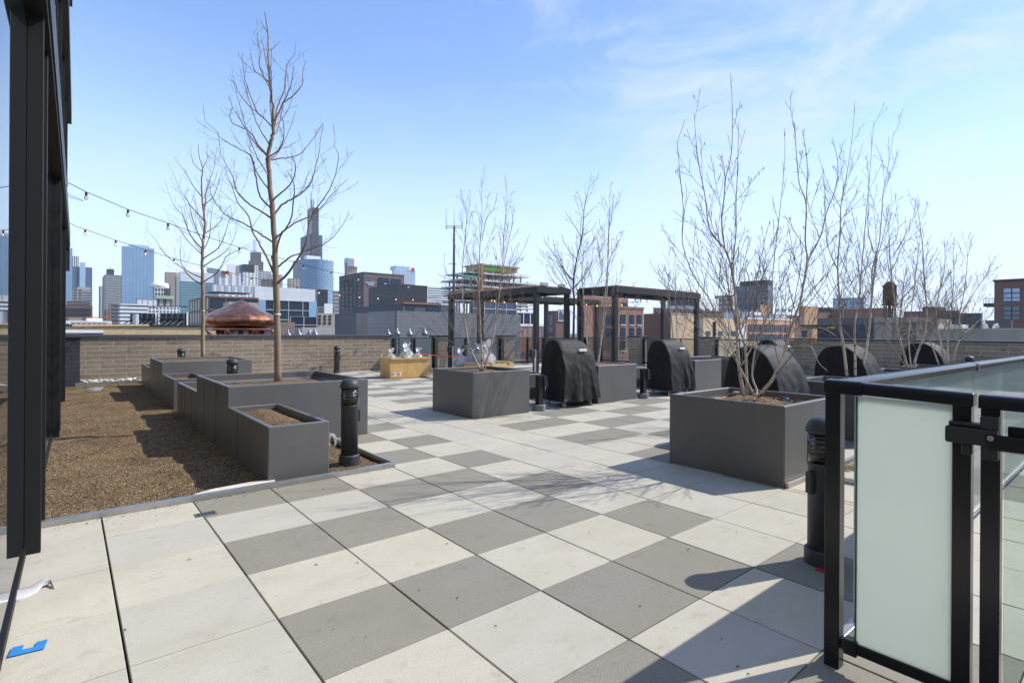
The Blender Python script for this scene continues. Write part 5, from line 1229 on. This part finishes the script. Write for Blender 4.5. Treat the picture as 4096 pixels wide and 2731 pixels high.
b=B('office_building','distant white slatted office block left of the radio mast',T3,500,503,712,585,900,GGREY).grid(CWHITE,4,300,.5,0,.3,faces='f')
# building under construction
t=thing('construction_tower','concrete building under construction with open floors behind the birch','building',(0,0,0)); D=300
q=dep(*T3(1150,700),D); t.location=(q.x,q.y,G0)
def at3(x,y,d=D): return dep(*T3(x,y),d)
fl=[(435,890,1448),(500,845,1528),(560,845,1520),(600,850,1520),(640,850,1520),(700,860,1516),(745,1330,1516),(778,1330,1516),(812,1330,1516),(850,1330,1516)]
Y0=onY(*T3(1150,600),at3(1150,600).y).y
m=MB(); prev=None; cols_={}
for k,(y,xa,xb) in enumerate(fl):
    a_=onY(*T3(xa,y),Y0); c_=onY(*T3(xb,y),Y0); m.box(a_.x,Y0,a_.z-.7,c_.x,Y0+24,a_.z); 
    if prev is not None:
        for j in range(9):
            x=a_.x+(c_.x-a_.x)*(j+.3)/9
            pass
    prev=a_.z
part('floor_slab',m,cm('slab_concrete',(.66,.64,.60)),t)
for j in range(9):
    a_=onY(*T3(900,500),Y0); c_=onY(*T3(1500,500),Y0); x=a_.x+(c_.x-a_.x)*(j+.2)/9
    top=onY(*T3(1100,437 if 0<j<8 else 502),Y0).z
    for yy in (Y0+1.5,Y0+12,Y0+22): part('column',MB().box(x-.35,yy,G0,x+.35,yy+.7,top-.1),cm('raw_concrete',(.36,.35,.33)),t)
m=MB(); a_=onY(*T3(990,372),Y0+6); c_=onY(*T3(1342,372),Y0+6); zb=onY(*T3(1100,430),Y0+6).z; m.box(a_.x,Y0+6,zb,c_.x,Y0+20,a_.z); part('plant_room',m,cm('plywood_far',(.50,.36,.20)),t)
m=MB(); e_=onY(*T3(1180,372),Y0+6); m.box(a_.x,Y0+5.6,zb,e_.x,Y0+5.98,a_.z-1); part('green_sheathing',m,plain('sheathing_green',(.16,.50,.07)),t)
m=MB(); m.box(a_.x-.5,Y0+4,a_.z-.2,c_.x+.5,Y0+22,a_.z+.5); part('roof_slab',m,CGREY,t)
m=MB(); a_=onY(*T3(1004,420),Y0-2); c_=onY(*T3(1030,420),Y0-2); m.box(a_.x,Y0-1.6,-10,c_.x-.3,Y0-.6,onY(*T3(1010,365),Y0-2).z); part('hoist_tower',m,plain('hoist_rust',(.40,.19,.09)),t)
m=MB()
for k,(y,xa,xb) in enumerate(fl[:6]):
    a_=onY(*T3(xa,y),Y0); c_=onY(*T3(xb,y),Y0)
    for j in range(26): x=a_.x+(c_.x-a_.x)*j/25; m.box(x-.04,Y0-.1,a_.z,x+.04,Y0-.02,a_.z+1.1)
    for z in (.55,1.1): m.box(a_.x,Y0-.1,a_.z+z-.03,c_.x,Y0-.03,a_.z+z+.03)
part('guard_rail',m,CGREY,t)
m=MB()
for y in (560,600,640,700): a_=onY(*T3(1030,y),Y0); c_=onY(*T3(1480,y),Y0); m.box(a_.x,Y0+2,a_.z-3.2,c_.x-3,Y0+2.2,a_.z-.6)
part('blue_sheeting',m,plain('sheet_blue',(.08,.12,.22)),t)
m=MB(); a_=onY(*T3(820,488),Y0); c_=onY(*T3(990,462),Y0); m.add([(a_.x,Y0-2,a_.z),(c_.x,Y0-2,a_.z),(c_.x,Y0+6,a_.z+4),(a_.x,Y0+6,a_.z+1.5)],[(0,1,2,3)]); part('green_tarp',m,plain('tarp_green',(.04,.25,.18)),t)
# glass office in front of it
t_=B('office_building','glass fronted office block with gold reflections below the construction site',T3,900,922,1332,700,240,glz('glass_bronze_blue',(.06,.09,.16),.1)).grid(CWHITE,3.7,6.2,.07,.03,.25,faces='f')
m=MB(); rr=random.Random(9)
a_=onY(*T3(1050,960),t_.Y0); c_=onY(*T3(1325,740),t_.Y0)
for k in range(5):
    x=a_.x+(c_.x-a_.x)*k/6; m.add([(x,t_.Y0-.3,a_.z),(x+4,t_.Y0-.3,a_.z),(x+14,t_.Y0-.3,c_.z),(x+9,t_.Y0-.3,c_.z)],[(0,1,2,3)])
b=B('glass_building','glazed building with green lit floors right of the construction site',T3,1330,1333,1520,815,250,GDK).grid(CWHITE,7.5,4,.12,.10,.3)
b=B('brick_building','red brick row with white framed windows behind the first pergola',T3,1325,1330,1700,945,120,BRED).parapet(CWHITE,.4,.15)
for k in range(7):
    for r_ in range(2): b.winf(T3,1345+k*46,968+r_*48,1370+k*46,1002+r_*46,2,2,fr=CWHITE)
# brown building with mural banner
b=B('brick_building','dark brown brick building with a printed banner beside the pergola posts',Q1,1625,1760,1990,645,95,BDKB)
m=MB(); a_=onY(*Q1(1790,620),b.Y0); c_=onY(*Q1(1905,820),b.Y0); m.box(a_.x,b.Y0-.12,c_.z,c_.x,b.Y0-.04,a_.z); part('banner',m,cm('banner_blue_grey',(.42,.47,.55)),b.t)
m=MB(); p=lambda x,y:onY(*Q1(x,y),b.Y0-.13); L=[p(1812,790),p(1812,690),p(1838,640),p(1885,720),p(1885,790)]; m.add([tuple(v) for v in L],[(0,1,2,3,4)]); part('banner_picture',m,cm('banner_building',(.10,.11,.13)),b.t)
b.wins(Q1,1645,730,1700,860,2,2,fr=CWHITE); b.wins(Q1,1645,920,1700,985,2,2,fr=CWHITE)
b=B('brick_building','brown brick mid rise with paired windows behind the second pergola',Q2,480,872,1288,588,70,BBRN).parapet(CBROWN,.15,.06)
for r_ in range(3):
    for k,(a0,a1) in enumerate(((922,992),(1061,1129),(1183,1248))):
        b.winf(Q2,a0,712+k*2+r_*208,a1,862+k*3+r_*206,2,2,sill=CWHITE)
b.wins(Q2,690,720,780,860,2,2); b.wins(Q2,690,930,780,1060,2,2)
b=B('brick_building','tall brown chimney like brick block behind the first pergola',Q1,2095,2100,2315,365,130,BBRN)
b=B('brick_building','upper brown brick storeys with windows peeking through the second pergola',Q2,230,240,1045,400,125,BBRN)
b.winf(Q2,950,530,975,572,2,1); b.winf(Q2,990,530,1015,572,2,1)
b=B('brick_building','plain dark brown brick block behind the second covered grill',Q2,1290,1740,1760,684,85,BDKB)
b=B('brick_building','tan rendered building behind the second pergola posts',T4,738,745,1045,922,80,BTAN).parapet(CTAN,.1,.05)
b=B('brick_building','tan brick building with a flue behind the small bushy birch',T4,1035,1080,1525,968,74,BTAN)
for k in range(3): b.winf(T4,1110+k*130,1110,1150+k*130,1150,1,1)
q=dep(*T4(1195,1010),70); part('flue',MB().tube([(q.x,q.y,-5),(q.x,q.y,q.z)],.22,8),CBLK,b.t)
b=B('brick_building','orange brick building with two rows of dark windows behind the big birch',T4,1528,1532,2037,972,82,BORG).parapet(CWHITE,.12,.05)
for r_ in range(2):
    for k in range(7): b.winf(T4,1550+k*62,1040+r_*98+k*1,1602+k*62-k*1.5,1108+r_*92+k*1,2,2)
b=B('banner_wall','white hanging tarp on the side of the orange brick building',T4,1435,1440,1528,1030,80,CWHITE,depth=1)
b=B('brick_building','long dark red brick building behind the orange brick one',T4,556,560,2080,862,190,BDKB)
for k in range(22): b.winf(T4,580+k*66,878,612+k*66,908,1,1,gl=GGREY)
b=B('brick_building','orange panelled stair tower left of the pair on the long red brick building',T4,1665,1668,1792,830,170,cm('panel_orange',(.55,.32,.17)),group=None).grid(CDARK,100,6,0,.1,.1)
b=B('brick_building','orange panelled stair tower right of the pair on the long red brick building',T4,2135,2138,2270,852,165,cm('panel_orange',(.55,.32,.17)),group=None)
b=B('brick_building','long dark red brick building right part with steel windows',T4,2080,2085,2450,842,195,BDKB)
for k in range(5): b.winf(T4,2290+k*30,862,2312+k*30,900,2,2)
b=B('low_building','white rooftop huts between the brick buildings',T4,1560,1565,1690,905,120,CWHITE,depth=6)
b=B('low_building','pale rooftop unit beside the orange stair tower',T4,1830,1835,1950,940,110,CSTEEL,depth=6)
b=B('hotel_tower','dark gridded glass hotel tower behind the big birch',T4,1415,1750,1806,622,420,GGREY).grid(CDARK,5.2,9,.10,.06,.3)
m=MB(); a_=onX(*T4(1465,592),b.X0+3); c_=onX(*T4(1745,592),b.X0+3); m.box(b.X0+3,c_.y,b.zt-.5,b.X0+14,a_.y,a_.z); part('roof_plant',m,CBLK,b.t)
b=B('office_building','beige concrete office block left of the glass hotel',T4,1200,1380,1394,732,520,CBEIGE).grid(CBROWN,4.5,9,.35,.2,.3)
b=B('office_building','white and glass low block at the left of the beige block',T4,700,1040,1240,758,330,CWHITE)
for k in range(4): b.wins(T4,720+k*70,775,780+k*70,840,3,2,gl=GNAVY)
# right part (T5)
b=B('glass_tower','pale blue glass block on the right skyline',T5,345,668,690,492,600,GBLUE).grid(CSTEEL,4.5,8,.12,.08,.3)
b=B('brick_building','long orange brown terrace of lofts on the right skyline',T5,180,900,960,602,200,BBRN).grid(CBEIGE,4.2,5,.12,.10,.2)
b=B('low_building','grey sloped roof hall behind the right birches',T5,180,790,800,706,110,CDARK,depth=None)
b=B('restaurant','black building with a yellow letter sign behind the birches',T5,0,770,800,778,62,CBLK)
b.sign('s',T5,332,822,"O'NEIL",10.5,plain('sign_yellow',(.75,.62,.03)),1.15); b.sign('s',T5,262,820,'E',10.5,CDARK,1.1)
b.wins(T5,300,850,350,910,2,2); b.wins(T5,600,850,690,910,3,2)
b=B('brick_building','low brick corner building left of the yellow sign',T5,-60,130,180,822,58,BORG); b.wins(T5,20,840,70,905,2,2)
CT=NT('tan_stucco'); n=CT.noise(.5,6,.65); CT.setc(CT.ramp(n,[(.3,(.36,.31,.245)),(.7,(.46,.40,.32))])); CT.set(Roughness=.9); CT=CT.m
b=B('stone_building','tan stucco building with a round carved medallion behind the right wall',T5,790,1402,1585,712,48,CT,zb=-15)
q=onX(*T5(1165,858),b.X0); rr_=90/2.614*(q.x*SN+q.y*CS)/FL
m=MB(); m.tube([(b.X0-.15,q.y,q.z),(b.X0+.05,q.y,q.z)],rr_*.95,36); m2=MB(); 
part('medallion',m,cm('carving_dark',(.20,.17,.14)),b.t); m=MB()  # plain disc, darker than the stucco, behind the carved strands
for k in range(9):
    a=k*.7; m.tube([(b.X0-.2,q.y+rr_*.2*math.cos(a),q.z+rr_*.2*math.sin(a)),(b.X0-.22,q.y+rr_*.5*math.cos(a+.4),q.z+rr_*.5*math.sin(a+.4)),(b.X0-.2,q.y+rr_*.8*math.cos(a+.2),q.z+rr_*.8*math.sin(a+.2))],.08,6)
part('carving',m,CT,b.t)
m=MB()
for xx in (940,1260,1402): 
    a_=onX(*T5(xx,800),b.X0); m.box(b.X0-.3,a_.y-.25,-15,b.X0,a_.y+.25,b.zt)
m.box(b.X0-.35,b.Y0,b.zt-.35,b.X0,b.Y1,b.zt+.1); part('pilaster',m,CT,b.t)
# arched wall on the right
b=B('stone_building','long tan stucco wall with a wide arch at the far right',T5,1575,4200,4300,838,34,CT,zb=-15)
part('coping',MB().box(b.X0-.2,b.Y0,b.zt-.1,b.X0+.4,b.Y1,b.zt+.12),CTAN,b.t)
q0=onX(*T5(1660,945),b.X0); q1=onX(*T5(2225,945),b.X0); cy=(q0.y+q1.y)/2; ra=(q0.y-q1.y)/2; zt=onX(*T5(2085,850),b.X0).z
pts=[Vector((b.X0-.12,cy+ra*math.cos(a),zt-1.6+ (1.6)*math.sin(a))) for a in [math.pi*k/24 for k in range(25)]]
m=MB(); m.tube(pts,.09,6); part('arch_molding',m,cm('molding',(.25,.21,.17)),b.t)
pts2=[p+Vector((0,0,.25)) for p in pts]; 
b=B('stone_building','curved tan buttress at the extreme right edge behind the brick wall',T5,2090,4300,4400,832,31,CT,zb=-15) if False else b
b=B('brick_building','dark red brick tower with tall black framed windows at the right edge',T5,2032,2650,2700,292,70,BDKB).parapet(CBLK,.15,.1)
for r_,(ya,yb) in enumerate(((400,448),(455,498),(502,536),(585,635),(640,682),(688,726))):
    b.wins(T5,2127,ya,2210,yb,1,1,gl=GLB if r_<3 else GGREY); b.wins(T5,2218,ya-2,2302,yb-2,1,1,gl=GLB if r_<3 else GGREY)
m=MB(); a_=onX(*T5(2030,560),b.X0); c_=onX(*T5(1935,560),b.X0+.5); yb_=b.Y1; 
zf=onX(*T5(2030,555),b.X0).z; zr=onX(*T5(2030,500),b.X0).z
m.box(b.X0,yb_,zf-.45,b.X0+3,yb_+1.15,zf); part('balcony',m,CBLK,b.t)
m=MB()
for k in range(8): m.box(b.X0,yb_+1.1*k/7,zf,b.X0+.05,yb_+1.1*k/7+.04,zr)
m.box(b.X0,yb_,zr-.06,b.X0+.06,yb_+1.15,zr); part('balcony_rail',m,CDARK,b.t)
b=B('low_building','dark green metal hall on the right horizon',T5,1430,1890,1910,658,120,plain('metal_green',(.035,.065,.085),.5))
b=B('low_building','brown stepped loft block behind the far right birches',T5,1085,1640,1665,632,150,BBRN).grid(CDARK,4,4,.2,.3,.2)
m=MB(); a_=onX(*T5(1280,595),b.X0); c_=onX(*T5(1450,595),b.X0); m.box(b.X0,c_.y,b.zt,b.X0+8,a_.y,a_.z); part('upper_storey',m,BDKB,b.t)
b=B('rooftop_unit','large grey rooftop air handling unit at the right',T5,1936,2212,2222,732,46,CDARK,cat='rooftop unit',zb=-1)
b=B('low_building','small white rooftop shed with rails near the grey unit',T5,1590,1700,1760,778,60,CWHITE,zb=-1); 
q=dep(*T5(1990,790),44)
t=thing('vent_pipes','pair of white gooseneck vent pipes in front of the grey rooftop unit','vent pipes',(q.x,q.y,q.z-1))
for s_ in (-1,1):
    c=Vector((q.x,q.y,q.z-1))+Vector((CS,-SN,0))*(.30*s_); o=Vector((CS,-SN,0))*(.28*s_)
    part('pipe',MB().tube([c,c+Vector((0,0,.85)),c+Vector((0,0,1.05))+o*.3,c+Vector((0,0,1.08))+o*.8,c+Vector((0,0,.85))+o*1.1],.11,8),CWHITE,t,smooth=True)
# water tower
q=dep(*T5(937,565),130); k_=130/FL/2.614; R1=61*k_; t=thing('water_tower','rusty rooftop water tank on steel legs behind the right birches','water tower',(q.x,q.y,q.z-10))
RUST=plain('tank_rust',(.075,.045,.035),.9,0,.35,1.2)
part('tank',MB().lathe([(R1*.97,0),(R1,1),(R1,195*k_-.5),(R1*1.02,195*k_)],18,(q.x,q.y,q.z)),RUST,t)
part('roof',MB().lathe([(R1*1.05,0),(R1*.5,.9),(.01,1.2)],18,(q.x,q.y,q.z+190*k_)),RUST,t)
m=MB(); m.lathe([(R1*1.15,-.35),(R1*1.15,0)],18,(q.x,q.y,q.z)); part('platform',m,RUST,t)
for k in range(4):
    a=math.pi/4+k*math.pi/2; m=MB(); m.bar(Vector((q.x+R1*.85*math.cos(a),q.y+R1*.85*math.sin(a),q.z)),Vector((q.x+R1*.95*math.cos(a),q.y+R1*.95*math.sin(a),q.z-14)),.22); part('leg',m,RUST,t)
m=MB(); m.tube([(q.x,q.y,q.z),(q.x,q.y,q.z-14)],.35,8); part('riser_pipe',m,RUST,t)
m=MB()
for k in range(4):
    a=math.pi/4+k*math.pi/2; b_=a+math.pi/2
    for z in (0,-5): m.bar(Vector((q.x+R1*.9*math.cos(a),q.y+R1*.9*math.sin(a),q.z+z)),Vector((q.x+R1*.9*math.cos(b_),q.y+R1*.9*math.sin(b_),q.z+z-5)),.09)
part('brace',m,RUST,t)
# radio mast
q=dep(*T3(745,10),60); t=thing('radio_mast','tall slim radio mast with antennas left of the three stemmed birch','mast',(q.x,q.y,G0))
zt=q.z; rt=dep(*T3(745,0),60); 
part('pole',MB().tube([(q.x,q.y,G0),(q.x,q.y,4),(q.x,q.y,zt)],[.24,.19,.10],10),CDARK,t)
m=MB(); r_=Vector((CS,-SN,0))
c=Vector((q.x,q.y,zt)); m.bar(c-r_*.9,c+r_*.9,.05); m.bar(c-r_*.9-Vector((0,0,.2)),c+r_*.9-Vector((0,0,.2)),.04)
for o_ in (-.9,.0,.9): m.tube([c+r_*o_-Vector((0,0,.4)),c+r_*o_+Vector((0,0,.15)),c+r_*o_+Vector((0,0,1.9))],[.05,.03,.012],5)
part('antenna',m,CDARK,t)
m=MB(); c=Vector((q.x,q.y,dep(*T3(745,365),60).z)); m.bar(c-r_*.6,c+r_*.3,.06); part('bracket',m,CDARK,t)
# far crane
a=dep(268,786,1500); c_=dep(334,806,1500); t=thing('crane','distant pale crane jib poking out from behind the facade','crane',a); m=MB()
up=Vector((0,0,9)); m.bar(a,c_,1.2); m.bar(a+up,c_+up*.3,1.0)
for k in range(9): m.bar(a.lerp(c_,k/9)+up*(k%2)*(1-.7*k/9),a.lerp(c_,(k+1)/9)+up*((k+1)%2)*(1-.7*(k+1)/9),.8)
part('jib',m,plain('crane_red_white',(.6,.45,.42)),t)
# street lamps beyond the rail
def lamp(x,y,hx,hy,d,label):
    t=thing('street_lamp',label,'street lamp',dep(x,y,d)-Vector((0,0,dep(x,y,d).z+8)),0,'double arm street lamps beyond the rail')
    c=dep(x,y,d); LM=plain('lamp_metal',(.06,.065,.07),.4); part('pole',MB().tube([(c.x,c.y,-8),(c.x,c.y,c.z+.1)],[.09,.05],8),LM,t)
    for (lx,ly) in hx:
        q=dep(lx,ly,d); q.z-=0; m=MB(); mid=(c+q)/2; m.tube([c-Vector((0,0,.35)),c.lerp(q,.35)-Vector((0,0,.05)),mid+Vector((0,0,.12)),c.lerp(q,.85)+Vector((0,0,.16)),q+Vector((0,0,.05))],.022,6); part('arm',m,LM,t,smooth=True)
        k=d/40
        part('lamp_shade',MB().lathe([(.0001,.12*k),(.06*k,.10*k),(.07*k,-.02*k),(.14*k,-.14*k),(.25*k,-.24*k),(.30*k,-.36*k),(.28*k,-.38*k)],16,(q.x,q.y,q.z)),plain('lamp_silver',(.22,.22,.23),.35,.6),t,smooth=True)
        part('globe',MB().lathe([(.22*k,-.37*k),(.20*k,-.44*k),(.10*k,-.50*k),(.001,-.52*k)],12,(q.x,q.y,q.z)),plain('lamp_globe',(.45,.45,.44),.3),t,smooth=True)
lamp(1596,1348,[(1553,1322),(1588,1318)],0,44,'twin arm street lamp nearest the end of the long brick wall')
lamp(1645,1348,[(1638,1320),(1698,1318)],0,40,'twin arm street lamp left of the first brick pier')
lamp(1170,1338,[(1152,1324),(1195,1322)],0,52,'twin arm street lamp just right of the big bare trunk')
lamp(1240,1338,[(1238,1322),(1260,1322)],0,54,'twin arm street lamp left of the grey windowless block')
# ---------------------------------------------------------------- camera, light, sky
cam=bpy.data.cameras.new('camera'); co=bpy.data.objects.new('camera',cam); COL.objects.link(co)
cam.sensor_width=36; cam.sensor_fit='HORIZONTAL'; cam.lens=36*FL/4096
cam.shift_x=0; cam.shift_y=-(1365.5-PY)/4096; cam.clip_start=.05; cam.clip_end=20000
fw=Vector((SN,CS,0)); rt=Vector((CS,-SN,0)); up=Vector((0,0,1))
r2=rt*CR+up*SR; u2=up*CR-rt*SR
co.matrix_world=Matrix(((r2.x,u2.x,-fw.x,0),(r2.y,u2.y,-fw.y,0),(r2.z,u2.z,-fw.z,EYE),(0,0,0,1)))
SC.camera=co
EL=math.radians(44); AZ=Vector((.929,-.37,0)).normalized()
sun=bpy.data.lights.new('sun','SUN'); sun.energy=2.7; sun.angle=math.radians(.55); sun.color=(1.0,.955,.865)
so=bpy.data.objects.new('sun',sun); COL.objects.link(so); sv=AZ*math.cos(EL)+Vector((0,0,math.sin(EL)))
so.rotation_euler=(-sv).to_track_quat('-Z','Y').to_euler(); so.location=(10,-10,20)
w=bpy.data.worlds.new('World'); SC.world=w; w.use_nodes=True; n=w.node_tree.nodes; l=w.node_tree.links
bg=n['Background']; sky=n.new('ShaderNodeTexSky'); sky.sky_type='NISHITA'; sky.sun_disc=False; sky.sun_elevation=EL; sky.sun_rotation=math.atan2(AZ.x,AZ.y)
sky.altitude=200; sky.air_density=1.0; sky.dust_density=.25; sky.ozone_density=3.2
# thin cirrus
tc=n.new('ShaderNodeTexCoord'); mp=n.new('ShaderNodeMapping'); mp.inputs['Rotation'].default_value=(.0,.0,.5); mp.inputs['Scale'].default_value=(1.0,1.6,4.5)
l.new(tc.outputs['Generated'],mp.inputs['Vector'])
nz=n.new('ShaderNodeTexNoise'); nz.inputs['Scale'].default_value=2.1; nz.inputs['Detail'].default_value=9; nz.inputs['Roughness'].default_value=.62; nz.inputs['Distortion'].default_value=.9; l.new(mp.outputs[0],nz.inputs['Vector'])
r=n.new('ShaderNodeValToRGB'); r.color_ramp.elements[0].position=.42; r.color_ramp.elements[1].position=.74; l.new(nz.outputs['Fac'],r.inputs['Fac'])
dt=n.new('ShaderNodeVectorMath'); dt.operation='DOT_PRODUCT'; cd=(dep(3700,150,100)-Vector((0,0,EYE))).normalized(); dt.inputs[1].default_value=cd; l.new(tc.outputs['Generated'],dt.inputs[0])
mr=n.new('ShaderNodeMapRange'); mr.inputs['From Min'].default_value=.72; mr.inputs['From Max'].default_value=.99; mr.inputs['To Min'].default_value=.10; mr.inputs['To Max'].default_value=1.0; l.new(dt.outputs['Value'],mr.inputs['Value'])
mu=n.new('ShaderNodeMath'); mu.operation='MULTIPLY'; l.new(r.outputs['Color'],mu.inputs[0]); l.new(mr.outputs[0],mu.inputs[1])
mx=n.new('ShaderNodeMix'); mx.data_type='RGBA'; l.new(mu.outputs[0],mx.inputs[0]); gm=n.new('ShaderNodeMix'); gm.data_type='RGBA'; gm.blend_type='MULTIPLY'; gm.inputs[0].default_value=1; l.new(sky.outputs[0],gm.inputs[6]); gm.inputs[7].default_value=(.95,.96,1.0,1); sg=n.new('ShaderNodeVectorMath'); sg.operation='DOT_PRODUCT'; sg.inputs[1].default_value=tuple(sv); l.new(tc.outputs['Generated'],sg.inputs[0]); sr=n.new('ShaderNodeMapRange'); sr.inputs['From Min'].default_value=.0; sr.inputs['From Max'].default_value=.85; l.new(sg.outputs['Value'],sr.inputs['Value']); g2=n.new('ShaderNodeMix'); g2.data_type='RGBA'; g2.blend_type='MULTIPLY'; l.new(sr.outputs[0],g2.inputs[0]); l.new(gm.outputs[2],g2.inputs[6]); g2.inputs[7].default_value=(.78,.76,.84,1); l.new(g2.outputs[2],mx.inputs[6]); mx.inputs[7].default_value=(2.8,3.15,3.6,1)
sz=n.new('ShaderNodeSeparateXYZ'); l.new(tc.outputs['Generated'],sz.inputs[0]); hr=n.new('ShaderNodeMapRange'); hr.interpolation_type='SMOOTHSTEP'; hr.inputs['From Min'].default_value=-.02; hr.inputs['From Max'].default_value=.46; hr.inputs['To Min'].default_value=.85; hr.inputs['To Max'].default_value=0; l.new(sz.outputs[2],hr.inputs['Value']); hm=n.new('ShaderNodeMix'); hm.data_type='RGBA'; l.new(hr.outputs[0],hm.inputs[0]); l.new(mx.outputs[2],hm.inputs[6]); hm.inputs[7].default_value=(2.95,3.5,4.4,1)
l.new(hm.outputs[2],bg.inputs['Color']); bg.inputs['Strength'].default_value=.15
SC.view_settings.view_transform='Standard'; SC.view_settings.look='None'; SC.view_settings.exposure=1.0; SC.view_settings.gamma=1
SC.cycles.max_bounces=8; SC.cycles.transparent_max_bounces=24
hz=NT('haze_air'); hz.n.remove(hz.b); pv=hz.n.new('ShaderNodeVolumePrincipled'); pv.inputs['Color'].default_value=(.86,.93,1,1); pv.inputs['Density'].default_value=.00006; pv.inputs['Anisotropy'].default_value=0
hz.l.new(pv.outputs[0],hz.out.inputs['Volume'])
ho=box('haze',(-3600,-3600,G0-1.5),(4600,4600,520),hz.m); ho['kind']='stuff'; ho['label']='thin pale blue air haze over the whole city'; ho['category']='haze'
